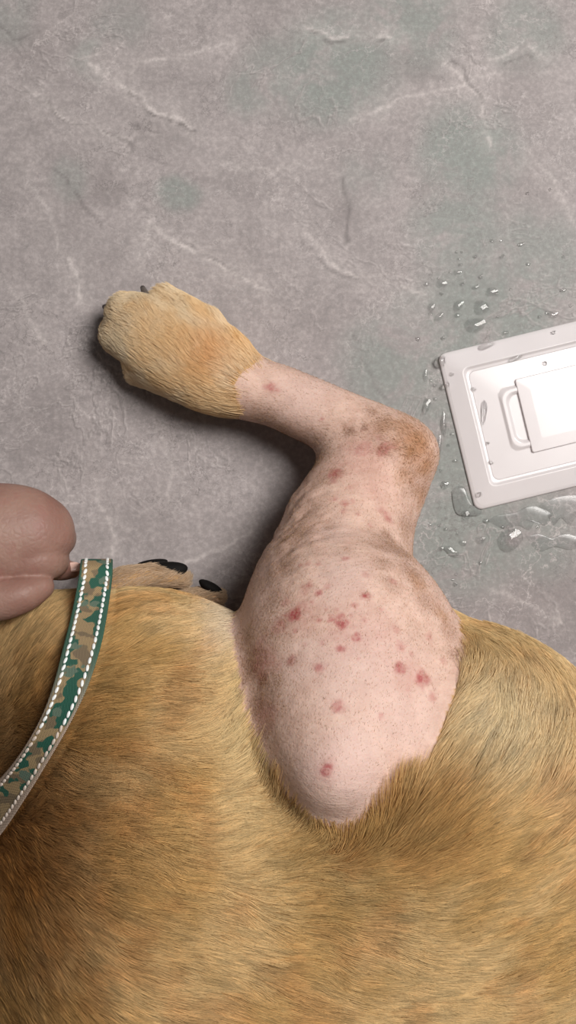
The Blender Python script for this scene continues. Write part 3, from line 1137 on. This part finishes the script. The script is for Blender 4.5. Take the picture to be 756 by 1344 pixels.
def leash_points(edge):
    out = []
    for x, y in edge:
        hit = ray_hit(x, y)
        if hit is None:
            hit = P(x, y, 0.10)
        z = hit[2] + 0.0065
        out.append(P(x, y, z))
    return out


over_l = [P(104, 752, 0.004), P(105, 745, 0.040), P(106, 737, 0.075), P(106, 736, 0.088), P(105, 742, 0.100)]
over_r = [P(146, 752, 0.004), P(147, 745, 0.040), P(148, 737, 0.075), P(148, 736, 0.088), P(148, 745, 0.100)]
pl = np.array(over_l + leash_points(LE))
pr = np.array(over_r + leash_points(RE))


def relax(p):
    q = p.copy()
    for _ in range(3):
        q[5:-1] = 0.5 * q[5:-1] + 0.25 * (q[4:-2] + q[6:])
    q[:, 2] = np.maximum(q[:, 2], p[:, 2])
    return q


zl, zr = relax(pl), relax(pr)
zm = np.maximum(zl[:, 2], zr[:, 2])
zm[:5] = pl[:5, 2]
for q, edge in ((pl, LE), (pr, RE)):
    for i, (x, y) in enumerate(edge):
        q[5 + i] = P(x, y, 0.5 * (zm[5 + i] + (zl if q is pl else zr)[5 + i, 2]))
cl, crr = catmull(pl, 12), catmull(pr, 12)
# keep the strap clear of the coat along its whole course
th = 0.0016
W = 9
rows = []
arc = [0.0]
mids = (cl + crr) / 2
for i in range(1, len(mids)):
    arc.append(arc[-1] + np.linalg.norm(mids[i] - mids[i - 1]))
vs, fs, uvs = [], [], []
halfw = np.linalg.norm(cl - crr, axis=1) / 2
ROWN = []
for i in range(len(mids)):
    t = mids[min(i + 1, len(mids) - 1)] - mids[max(i - 1, 0)]
    a = crr[i] - cl[i]
    nrm = np.cross(t, a)
    nrm /= np.linalg.norm(nrm)
    ROWN.append(nrm)
    prof = [(-1, 0.25), (-0.97, 0.8), (-0.88, 1), (-0.5, 1.0), (0, 1.0), (0.5, 1.0), (0.88, 1), (0.97, 0.8), (1, 0.25), (0.97, -0.6), (0.5, -0.9), (0, -0.9), (-0.5, -0.9), (-0.97, -0.6)]
    for u, hh in prof:
        vs.append(mids[i] + a * 0.5 * u + nrm * th * 0.5 * hh)
        uvs.append((u * halfw[i], arc[i]))
K = 14
for i in range(len(mids) - 1):
    for k in range(K):
        fs.append((i * K + k, i * K + (k + 1) % K, (i + 1) * K + (k + 1) % K, (i + 1) * K + k))
fs.append(tuple(range(K))[::-1])
fs.append(tuple((len(mids) - 1) * K + k for k in range(K)))
base = mids[0]
leash = empty('leash', (base[0], base[1], 0), 'green and tan camouflage webbing leash with two rows of white stitching across the dog', 'leash')
strap = mesh_obj('strap', vs, fs, weave_mat())
uvl = strap.data.uv_layers.new(name='UVMap')
li = np.empty(len(strap.data.loops), np.int32)
strap.data.loops.foreach_get('vertex_index', li)
uvl.data.foreach_set('uv', np.array(uvs, np.float32)[li].ravel())
bm = bmesh.new()
bm.from_mesh(strap.data)
bmesh.ops.recalc_face_normals(bm, faces=bm.faces)
bm.to_mesh(strap.data)
bm.free()
adopt(strap, leash)
# reflective stitches: one small capsule mesh shared by all
REFL, ntr, br_ = new_mat('white_reflective_thread')
br_.inputs['Base Color'].default_value = (0.86, 0.88, 0.86, 1)
br_.inputs['Roughness'].default_value = 0.35
nz_ = node(ntr, 'ShaderNodeTexNoise')
nz_.inputs['Scale'].default_value = 900
ntr.links.new(node(ntr, 'ShaderNodeTexCoord').outputs['Object'], nz_.inputs['Vector'])
ntr.links.new(mixc(ntr, nz_.outputs['Fac'], (0.70, 0.72, 0.70, 1), (0.95, 0.96, 0.95, 1)), br_.inputs['Base Color'])
PALE = simple_mat('worn_pale_thread', srgb(196, 182, 170), 0.6, 0.3)
stm = {}
for nm, mt in (('stitch', REFL), ('stitch_worn', PALE)):
    bm = bmesh.new()
    bmesh.ops.create_uvsphere(bm, u_segments=8, v_segments=6, radius=1)
    for v in bm.verts:
        v.co = Vector((v.co.x * 0.0009, v.co.y * 0.0019, v.co.z * 0.00055))
    ms = bpy.data.meshes.new(nm)
    bm.to_mesh(ms)
    bm.free()
    ms.polygons.foreach_set('use_smooth', [True] * len(ms.polygons))
    ms.materials.append(mt)
    stm[nm] = ms
ROWN = np.array(ROWN)
arc = np.array(arc)
for side in (-0.66, 0.66):
    s = arc[12 * 2]
    while s < arc[-1] - 0.004:
        m_ = np.array([np.interp(s, arc, mids[:, j]) for j in range(3)])
        a = np.array([np.interp(s, arc, (crr - cl)[:, j]) for j in range(3)])
        nrm = np.array([np.interp(s, arc, ROWN[:, j]) for j in range(3)])
        nrm /= np.linalg.norm(nrm)
        t = np.array([np.interp(s + 0.001, arc, mids[:, j]) - np.interp(s - 0.001, arc, mids[:, j]) for j in range(3)])
        t /= np.linalg.norm(t)
        pos = m_ + a * 0.5 * side + nrm * th * 0.55
        xax = np.cross(t, nrm)
        px_ = project(pos[None])[0]
        o = bpy.data.objects.new('stitch', stm['stitch' if px_[1] < 955 else 'stitch_worn'])
        COL.objects.link(o)
        R = Matrix((xax, t, nrm)).transposed().to_4x4()
        tw = Matrix.Rotation(math.radians(-10 if side < 0 else 10) + random.uniform(-0.12, 0.12), 4, 'Z')
        o.parent = leash
        o.matrix_local = Matrix.Translation(Vector(pos) - leash.location) @ R @ tw
        s += 0.0038

# ------------------------------------------------------------------ person's hand at the left edge
print('hand')
FH = Field((-0.290, -0.085, 0.004), (-0.105, 0.040, 0.160), 0.0012)
HD = FH.blank()


def hs(px, py, r, z, h=None):
    p = P(px, py, z)
    w = r * (H - z) / (S * H)
    return [p[0], p[1], z, w, h if h else w]


# forearm, wrist and back of the hand
FH.chain(HD, [hs(-280, 700, 64, 0.125), hs(-200, 704, 62, 0.112), hs(-140, 706, 60, 0.102, 0.022), hs(-80, 708, 70, 0.096, 0.020), hs(-25, 706, 72, 0.092, 0.019), hs(20, 702, 66, 0.088, 0.019), hs(46, 700, 52, 0.084, 0.019)])
# four fingers: knuckles on the right edge, bent down and back around the dog's foreleg
for (x, y), r, ex_ in (((30, 664), 22, -6), ((56, 680), 24, 0), ((64, 706), 25, 2), ((55, 734), 27, 0)):
    FH.chain(HD, [hs(x - 40, y + 2, r + 4, 0.093), hs(x, y, r + 2, 0.089), hs(x + 8 + ex_, y, r + 1, 0.074), hs(x + 4 + ex_, y + 2, r - 1, 0.056), hs(x - 22, y + 3, r - 3, 0.040), hs(x - 55, y + 2, r - 4, 0.040)], 7)
# thumb laid along the coat below the hand
FH.chain(HD, [hs(-110, 752, 40, 0.096, 0.017), hs(-60, 772, 34, 0.098, 0.014), hs(-10, 786, 30, 0.099, 0.012), hs(28, 780, 25, 0.098, 0.011), hs(54, 770, 17, 0.094, 0.009)], 7)
# tip of the index finger reaching on towards the strap
FH.chain(HD, [hs(52, 738, 20, 0.078), hs(78, 748, 14, 0.070, 0.008), hs(94, 748, 11.5, 0.066, 0.0065)], 7)
HV, HQ = FH.surface(HD)
HV = smooth_mesh(HV, HQ, 8)


def hand_mat():
    m, nt, b = new_mat('human_skin')
    L = nt.links
    tc = node(nt, 'ShaderNodeTexCoord').outputs['Object']

    def noise(s, d=4):
        n = node(nt, 'ShaderNodeTexNoise')
        n.inputs['Scale'].default_value = s
        n.inputs['Detail'].default_value = d
        L.new(tc, n.inputs['Vector'])
        return n.outputs['Fac']
    c = mixc(nt, ramp(nt, noise(45), 0.35, 0.65), rgba(srgb(138, 103, 92)), rgba(srgb(150, 119, 106)))
    c = mixc(nt, math_n(nt, 'MULTIPLY', ramp(nt, noise(90, 3), 0.5, 0.75), 0.5), c, rgba(srgb(140, 92, 85)))
    L.new(c, b.inputs['Base Color'])
    b.inputs['Roughness'].default_value = 0.5
    b.inputs['Specular IOR Level'].default_value = 0.3
    b.inputs['Subsurface Weight'].default_value = 0.15
    b.inputs['Subsurface Radius'].default_value = (0.006, 0.002, 0.001)
    b.inputs['Subsurface Scale'].default_value = 0.6
    vo = node(nt, 'ShaderNodeTexVoronoi', feature='DISTANCE_TO_EDGE')
    vo.inputs['Scale'].default_value = 330
    L.new(tc, vo.inputs['Vector'])
    bp = node(nt, 'ShaderNodeBump')
    bp.inputs['Strength'].default_value = 0.4
    bp.inputs['Distance'].default_value = 0.0005
    L.new(math_n(nt, 'ADD', math_n(nt, 'MULTIPLY', vo.outputs['Distance'], 1.2), noise(200, 5)), bp.inputs['Height'])
    L.new(bp.outputs['Normal'], b.inputs['Normal'])
    return m


wr = P(-60, 705, 0.0)
person = empty('person', (wr[0], wr[1], 0), "person's bare hand pressed against the dog at the left edge, fingers curled under", 'person')
hm = fast_mesh('hand', HV, HQ, hand_mat())
hand = bpy.data.objects.new('hand', hm)
COL.objects.link(hand)
adopt(hand, person)
NAIL = simple_mat('finger_nail', srgb(226, 190, 176), 0.25, 0.5)
bm = bmesh.new()
bmesh.ops.create_uvsphere(bm, u_segments=16, v_segments=10, radius=1)
for v in bm.verts:
    v.co = Vector((v.co.x * 0.0045, v.co.y * 0.0030, v.co.z * 0.0010))
mn = bpy.data.meshes.new('fingernail')
bm.to_mesh(mn)
bm.free()
mn.polygons.foreach_set('use_smooth', [True] * len(mn.polygons))
mn.materials.append(NAIL)
nail = bpy.data.objects.new('fingernail', mn)
COL.objects.link(nail)
nail.parent = person
nail.location = Vector(P(97, 744, 0.0712)) - person.location
nail.rotation_euler = (math.radians(-28), math.radians(12), 0)
# rolled sleeve on the forearm, added out of view to block light from left
SLV = simple_mat('navy_sleeve_cloth', srgb(44, 52, 70), 0.85, 0.1, 700)
sp = [P(-215, 703, 0.114), P(-290, 699, 0.127), P(-400, 694, 0.160), P(-560, 690, 0.24)]
adopt(tube_mesh('sleeve', catmull(sp, 6), np.linspace(0.040, 0.055, 19), SLV, 24), person)

# ------------------------------------------------------------------ plastic lid
print('lid')


def lid_mat():
    m, nt, b = new_mat('translucent_white_plastic')
    L = nt.links
    tc = node(nt, 'ShaderNodeTexCoord').outputs['Object']
    n = node(nt, 'ShaderNodeTexNoise')
    n.inputs['Scale'].default_value = 60
    n.inputs['Detail'].default_value = 4
    L.new(tc, n.inputs['Vector'])
    c = mixc(nt, n.outputs['Fac'], (0.88, 0.835, 0.84, 1), (0.94, 0.90, 0.905, 1))
    L.new(c, b.inputs['Base Color'])
    b.inputs['Roughness'].default_value = 0.22
    b.inputs['Specular IOR Level'].default_value = 0.5
    tl = node(nt, 'ShaderNodeBsdfTranslucent')
    L.new(c, tl.inputs['Color'])
    tp = node(nt, 'ShaderNodeBsdfTransparent')
    m1 = node(nt, 'ShaderNodeMixShader')
    m1.inputs[0].default_value = 0.30
    L.new(b.outputs[0], m1.inputs[1])
    L.new(tl.outputs[0], m1.inputs[2])
    m2 = node(nt, 'ShaderNodeMixShader')
    m2.inputs[0].default_value = 0.08
    L.new(m1.outputs[0], m2.inputs[1])
    L.new(tp.outputs[0], m2.inputs[2])
    L.new(m2.outputs[0], nt.nodes['Material Output'].inputs['Surface'])
    return m


LIDM = lid_mat()
tl_, bl_ = P(575, 464, 0.006)[:2], P(633, 669, 0.006)[:2]
ex_v = (P(756, 420, 0.006)[:2] - tl_)
ex_v /= np.linalg.norm(ex_v)
ey_v = np.array([-ex_v[1], ex_v[0]])
LH = float(np.dot(tl_ - bl_, ey_v))         # short side
LW = LH * 1.42
org = tl_ - ey_v * LH
lid = empty('plastic_lid', (org[0], org[1], 0), 'translucent white plastic food container lid lying wet on the floor', 'lid')
lid.rotation_euler = (0, 0, math.atan2(ex_v[1], ex_v[0]))


def rrect(inset, rad, n=7, ix=None):
    """rounded rectangle loop, counter-clockwise, in lid space"""
    ix = inset if ix is None else ix
    x0, x1, y0, y1 = ix, LW - ix, inset, LH - inset
    out = []
    for cx, cy_, a0 in ((x1 - rad, y0 + rad, -90), (x1 - rad, y1 - rad, 0), (x0 + rad, y1 - rad, 90), (x0 + rad, y0 + rad, 180)):
        for i in range(n):
            a = math.radians(a0 + 90 * i / (n - 1))
            out.append((cx + rad * math.cos(a), cy_ + rad * math.sin(a)))
    return out


def loft(name, rings, mat, thick, cap=True):
    vs, fs = [], []
    n = len(rings[0][0])
    for loop, z in rings:
        vs += [(x, y, z) for x, y in loop]
    for i in range(len(rings) - 1):
        for k in range(n):
            fs.append((i * n + k, i * n + (k + 1) % n, (i + 1) * n + (k + 1) % n, (i + 1) * n + k))
    if cap:
        fs.append(tuple((len(rings) - 1) * n + k for k in range(n)))
    o = mesh_obj(name, vs, fs, mat, smooth=False)
    md = o.modifiers.new('thickness', 'SOLIDIFY')
    md.thickness = thick
    md.offset = -1
    bv = o.modifiers.new('soft_edges', 'BEVEL')
    bv.width = 0.0004
    bv.segments = 2
    bv.limit_method = 'ANGLE'
    bv.angle_limit = math.radians(25)
    o.parent = lid
    return o


# rim: outer skirt, flat flange, step down to the inner ledge
loft('rim', [(rrect(0.0, 0.005), 0.0009), (rrect(0.0006, 0.005), 0.0019), (rrect(0.0022, 0.0048), 0.0026), (rrect(0.0118, 0.004), 0.0050), (rrect(0.0132, 0.0038), 0.0036),
             (rrect(0.0150, 0.0036), 0.0034)], LIDM, 0.0008, cap=False)
loft('panel', [(rrect(0.0149, 0.0036), 0.0034), (rrect(0.0290, 0.0045, ix=0.0290), 0.0037), (rrect(0.0305, 0.006, ix=0.0305), 0.0050), (rrect(0.0325, 0.006, ix=0.0325), 0.0050), (rrect(0.0342, 0.005, ix=0.0342), 0.0034),
               (rrect(0.0360, 0.004, ix=0.0400), 0.0034)], LIDM, 0.0008)
# raised flat label field inside the panel
lf = loft('raised_field', [(rrect(0.0255, 0.0012, ix=0.0405), 0.0040), (rrect(0.0258, 0.0012, ix=0.0408), 0.0055), (rrect(0.0330, 0.0012, ix=0.0480), 0.0057)], LIDM, 0.0006)

# ------------------------------------------------------------------ water
print('water')


def water_mat(name, clear, rough, tint):
    m, nt, b = new_mat(name)
    L = nt.links
    nt.nodes.remove(b)
    n = node(nt, 'ShaderNodeTexNoise')
    n.inputs['Scale'].default_value = 350
    L.new(node(nt, 'ShaderNodeTexCoord').outputs['Object'], n.inputs['Vector'])
    bp = node(nt, 'ShaderNodeBump')
    bp.inputs['Strength'].default_value = 0.03
    bp.inputs['Distance'].default_value = 0.0002
    L.new(n.outputs['Fac'], bp.inputs['Height'])
    rf = node(nt, 'ShaderNodeBsdfRefraction')
    rf.inputs['IOR'].default_value = 1.333
    rf.inputs['Roughness'].default_value = 0.0
    tp = node(nt, 'ShaderNodeBsdfTransparent')
    tp.inputs['Color'].default_value = (tint, tint, tint, 1)
    gl = node(nt, 'ShaderNodeBsdfGlossy')
    gl.inputs['Roughness'].default_value = rough
    L.new(bp.outputs['Normal'], gl.inputs['Normal'])
    fr = node(nt, 'ShaderNodeFresnel')
    fr.inputs['IOR'].default_value = 1.36
    m1 = node(nt, 'ShaderNodeMixShader')
    m1.inputs[0].default_value = clear
    L.new(rf.outputs[0], m1.inputs[1])
    L.new(tp.outputs[0], m1.inputs[2])
    m2 = node(nt, 'ShaderNodeMixShader')
    L.new(fr.outputs[0], m2.inputs[0])
    L.new(m1.outputs[0], m2.inputs[1])
    L.new(gl.outputs[0], m2.inputs[2])
    L.new(m2.outputs[0], nt.nodes['Material Output'].inputs['Surface'])
    return m


WATER = water_mat('clear_water', 0.6, 0.03, 0.96)
LIDWATER = water_mat('clear_water_on_plastic', 0.15, 0.03, 0.80)
FILM = water_mat('thin_water_film', 1.0, 0.16, 0.90)


def drop_mesh(rx, ry, hgt, seed, seg=18, rings=5, bend=0.0, flat=2.0):
    rr = random.Random(seed)
    ph = [rr.uniform(0, 6.28) for _ in range(3)]
    am = [rr.uniform(0.03, 0.14), rr.uniform(0.02, 0.09), rr.uniform(0, 0.05)]
    vs = [(0, 0, hgt)]
    fs = []
    for i in range(1, rings + 1):
        t = i / rings
        z = hgt * max(0.0, 1 - t ** flat)
        for k in range(seg):
            a = 2 * math.pi * k / seg
            w = 1 + sum(am[j] * math.cos((j + 2) * a + ph[j]) for j in range(3)) * t
            x, y = rx * t * w * math.cos(a), ry * t * w * math.sin(a)
            y += bend * x * x / max(rx, 1e-6)
            vs.append((x, y, z))
    for k in range(seg):
        fs.append((0, 1 + k, 1 + (k + 1) % seg))
    for i in range(rings - 1):
        for k in range(seg):
            a, b_ = 1 + i * seg + k, 1 + i * seg + (k + 1) % seg
            fs.append((a, a + seg, b_ + seg, b_))
    return vs, fs


def drop(x, y, rx, ry, ang, label, group, z=0.0, bend=0.0, name='water_drop', hf=0.14, flat=2.0):
    k = (H - z) / (S * H)
    hf = 0.34 if z > 0.001 else (0.21 if max(rx, ry) < 5 else hf)
    vs, fs = drop_mesh(rx * k, ry * k, hf * math.sqrt(rx * ry) * k, x * 13 + y, bend=bend, flat=flat)
    o = mesh_obj(name, vs, fs, LIDWATER if z > 0.001 else WATER)
    o.location = tuple(P(x, y, z + 0.00002))
    o.rotation_euler = (0, 0, math.radians(ang))
    return tag(o, label, 'water drop', group)


G1 = 'water drops splashed on the floor around the lid'
SMALL_T = 'tiny clear water droplet on grey floor above the lid'
SMALL_B = 'tiny clear water droplet on grey floor below the lid corner'
SMALL_L = 'tiny clear water droplet on floor between dog hock and lid'
TINY = []
for x, y, rx, ry, a in ((631, 363, 4.5, 3, 45), (659, 337, 4.5, 2.6, 30), (623, 337, 3, 2.6, 0), (604, 348, 3, 2.5, 30), (599, 331, 2.2, 2, 0), (606, 331, 2.2, 2, 0), (683, 321, 5, 2.6, 20), (693, 347, 3.2, 2.6, 0),
                       (739, 337, 2.5, 2.2, 0), (559, 373, 3.4, 3, 0), (606, 373, 3.4, 2.6, 30), (579, 386, 2.8, 2.4, 0), (624, 377, 5.4, 3.2, 25), (652, 386, 3, 2.6, 0), (565, 412, 3.4, 3, 0), (600, 414, 4, 3.4, 0),
                       (739, 381, 4.4, 3.2, 10), (717, 411, 3, 2.8, 0), (708, 416, 3, 2.6, 0), (663, 437, 4.4, 3, 20), (581, 444, 3.2, 2.8, 0), (548, 445, 3.2, 3, 0), (653, 416, 2.8, 2.4, 0), (749, 401, 3.6, 2.8, 0),
                       (692, 254, 3, 2.2, 10), (722, 249, 2.8, 2.2, 0), (645, 316, 3, 2.2, 0), (657, 316, 2.5, 2, 20), (602, 340, 2.4, 2, 0), (670, 380, 2, 1.8, 0), (590, 357, 2, 1.8, 0), (575, 366, 2, 1.8, 0)):
    TINY.append(drop(x, y, rx, ry, a, SMALL_T, G1))
for x, y, rx, ry, a in ((570, 506, 3.2, 2.8, 0), (571, 524, 3, 2.8, 0), (593, 570, 3, 2.6, 0), (597, 605, 3.2, 2.8, 0), (578, 618, 2.6, 2.2, 0), (565, 500, 2.4, 2.2, 0), (588, 585, 2.4, 2.2, 0)):
    TINY.append(drop(x, y, rx, ry, a, SMALL_L, G1))
for x, y, rx, ry, a in ((638, 684, 4.4, 3.6, 0), (607, 713, 5, 4, -10), (580, 720, 3.6, 2.8, -30), (585, 695, 3, 2.8, 0), (564, 689, 3, 2.6, 0), (600, 701, 2.4, 2.2, 0), (630, 739, 3, 2.6, 0), (597, 767, 3.2, 2.8, 0),
                       (598, 754, 2.4, 2, 0), (594, 761, 2, 1.8, 0), (575, 690, 2, 1.8, 0), (660, 692, 3, 2.6, 0), (705, 692, 2.6, 2.2, 0)):
    TINY.append(drop(x, y, rx, ry, a, SMALL_B, G1))
for args in ((600, 357, 6, 3.4, 15, 'flat arched water drop high above the lid corner', G1, 0, -0.3),
             (579, 372, 7, 6, 0, 'round water drop with dark upper rim left of the splash', G1),
             (645, 383, 9, 5.5, 18, 'large bright oval water drop in upper middle of the splash', G1),
             (566, 404, 7, 4.5, 70, 'leaning water drop at left end of the splash', G1),
             (576, 416, 7.5, 4.5, 50, 'slanted bright water drop left of the lid corner splash', G1),
             (601, 401, 8, 6, 40, 'plump water drop halfway between hock and splash centre', G1),
             (631, 404, 11, 9, 20, 'big round water drop just above the largest one by the lid', G1),
             (623, 427, 14, 10, 28, 'largest water drop above the top edge of the lid', G1),
             (726, 413, 8, 4.6, 10, 'bright oval water drop near the photo right edge above the lid', G1),
             (558, 493, 3.2, 9, -4, 'upright sliver of water left of the lid corner', G1),
             (559, 534, 5, 12, -12, 'crescent of water between hock and lid', G1, 0, 0.4),
             (582, 557, 4, 17, 4, 'long upright streak of water along the left side of the lid', G1),
             (576, 586, 3.5, 16, -6, 'thin water streak touching the tip of the hock', G1),
             (583, 637, 6, 5, 30, 'ragged water drop right of the hock near the lid puddle', G1),
             (592, 724, 11, 6, -28, 'bright slanted oval water drop below the lid', G1),
             (630, 709, 7.5, 5, 20, 'water drop next to the big round puddle below the lid', G1),
             (611, 677, 7, 6, 0, 'ring-shaped water drop under the puddle at lid corner', G1),
             (669, 709, 17, 15, 10, 'biggest round water drop below the lid with bright top edge', G1)):
    drop(*args)
# each droplet is told apart by the larger thing it lies beside
LAND = [((600, 357), 'the flat arched drop'), ((579, 372), 'the dark-rimmed round drop'), ((645, 383), 'the bright oval drop'), ((572, 411), 'the slanted left drops'),
        ((601, 401), 'the plump drop'), ((626, 418), 'the two biggest upper drops'), ((726, 413), 'the oval drop near the right edge'), ((592, 724), 'the lowest slanted oval drop'),
        ((669, 709), 'the biggest lower drop'), ((607, 660), 'the puddle at the lid corner'), ((565, 530), 'the water crescent by the hock'), ((582, 560), 'the long streak beside the lid'),
        ((693, 330), 'the top of the splash'), ((700, 262), 'the highest splash marks')]
DIRS = ['right of', 'up and right of', 'above', 'up and left of', 'left of', 'down and left of', 'below', 'down and right of']
buckets = {}
for o in TINY:
    pxy = project(np.array(o.location)[None])[0]
    q, nm = min(((np.hypot(*(pxy - np.array(c))), n_, c) for c, n_ in LAND), key=lambda t: t[0])[0:2]
    c = [c for c, n_ in LAND if n_ == nm][0]
    k = int(round(math.degrees(math.atan2(c[1] - pxy[1], pxy[0] - c[0])) / 45.0)) % 8
    buckets.setdefault((DIRS[k], nm), []).append((q, o))
for (dr, nm), lst in buckets.items():
    lst.sort(key=lambda t: t[0])
    for i, (q, o) in enumerate(lst):
        rank = '' if len(lst) == 1 else (' nearest', ' second nearest', ' third nearest', ' fourth nearest', ' fifth nearest')[min(i, 4)]
        o['label'] = f'tiny clear water droplet{rank} {dr} {nm}'
G2 = 'water drops on top of the plastic lid'


ZL = 0.0040
for x, y, rx, ry, a, lb in ((579, 474, 8, 6.5, 40, 'round water drop on the upper left corner of the lid'), (639, 453, 11, 4.5, 26, 'long water drop on the top rim of the lid'),
                            (586, 505, 5, 4, 20, 'small water drop on the left rim of the lid'),
                            (727, 436, 3.4, 2.4, 20, 'small water drop on the top rim at photo right edge'), (629, 649, 4, 3.4, 0, 'water drop at the lower left corner of the lid'),
                            (593, 491, 2.6, 2.4, 0, 'tiny water drop on lid rim between two corner drops')):
    drop(x, y, rx, ry, a, lb, G2, z=ZL)
for x, y, rx, ry, a, lb, bd in ((677, 469, 12, 4, 24, 'long slanted water drop on the inner ledge of the lid', 0), (635, 541, 4.6, 15, -4, 'wavy upright water streak on the inner panel of the lid', 0.5),
                               (715, 477, 3.6, 3, 10, 'tiny water drop on the inner ledge at photo right', 0), (621, 511, 3.6, 3, 10, 'tiny water drop inside the left step of the lid', 0), (640, 582, 2.6, 2.4, 0, 'tiny water drop on lid panel under the wavy streak', 0),
                               (644, 607, 3.4, 3, 0, 'small water drop low on the lid panel', 0)):
    drop(x, y, rx, ry, a, lb, G2, z=0.0038, bend=bd)


def puddle(name, outline, hgt, label, z=0.0):
    """thin sheet of water with a rounded border, from an outline on the floor"""
    pts = catmull(outline + outline[:1], 4)[:-1]
    W_ = np.array([P(x, y, z) for x, y in pts])
    c = W_.mean(0)
    n = len(W_)
    vs, fs = [], []
    rings = ((1.0, 0.0), (0.93, 0.55), (0.82, 0.9), (0.5, 1.0))
    for s, h_ in rings:
        for p in W_:
            q = c + (p - c) * s
            vs.append((q[0] - c[0], q[1] - c[1], hgt * h_))
    vs.append((0, 0, hgt))
    for i in range(len(rings) - 1):
        for k in range(n):
            fs.append((i * n + k, (i + 1) * n + k, (i + 1) * n + (k + 1) % n, i * n + (k + 1) % n))
    top = (len(rings) - 1) * n
    for k in range(n):
        fs.append((top + k, len(vs) - 1, top + (k + 1) % n))
    o = mesh_obj(name, vs, fs, FILM)
    bm = bmesh.new()
    bm.from_mesh(o.data)
    bm.normal_update()
    for f in bm.faces:
        if f.normal.z < 0:
            f.normal_flip()
    bm.to_mesh(o.data)
    bm.free()
    o.location = (c[0], c[1], z + 0.00002)
    return tag(o, label, 'puddle')


puddle('water_puddle', [(592, 645), (600, 638), (610, 640), (616, 655), (622, 664), (632, 668), (630, 676), (618, 678), (600, 676), (594, 662)], 0.0006, 'dark irregular puddle at the lower left corner of the lid')
puddle('wet_smear', [(640, 684), (652, 676), (676, 672), (694, 664), (712, 668), (724, 676), (716, 690), (704, 684), (694, 696), (680, 690), (660, 694)], 0.00025, 'thin wet smear beside the lower edge of the lid')
puddle('wet_smear', [(706, 664), (724, 654), (744, 650), (772, 652), (778, 668), (758, 676), (748, 690), (736, 680), (726, 690), (718, 676)], 0.00025, 'zigzag wet smear under the lid at photo right edge')
puddle('wet_smear', [(690, 704), (706, 700), (724, 706), (742, 700), (766, 710), (750, 722), (728, 718), (706, 724)], 0.00025, 'wet smear right of the biggest round drop below the lid')
print('done', len(bpy.data.objects))
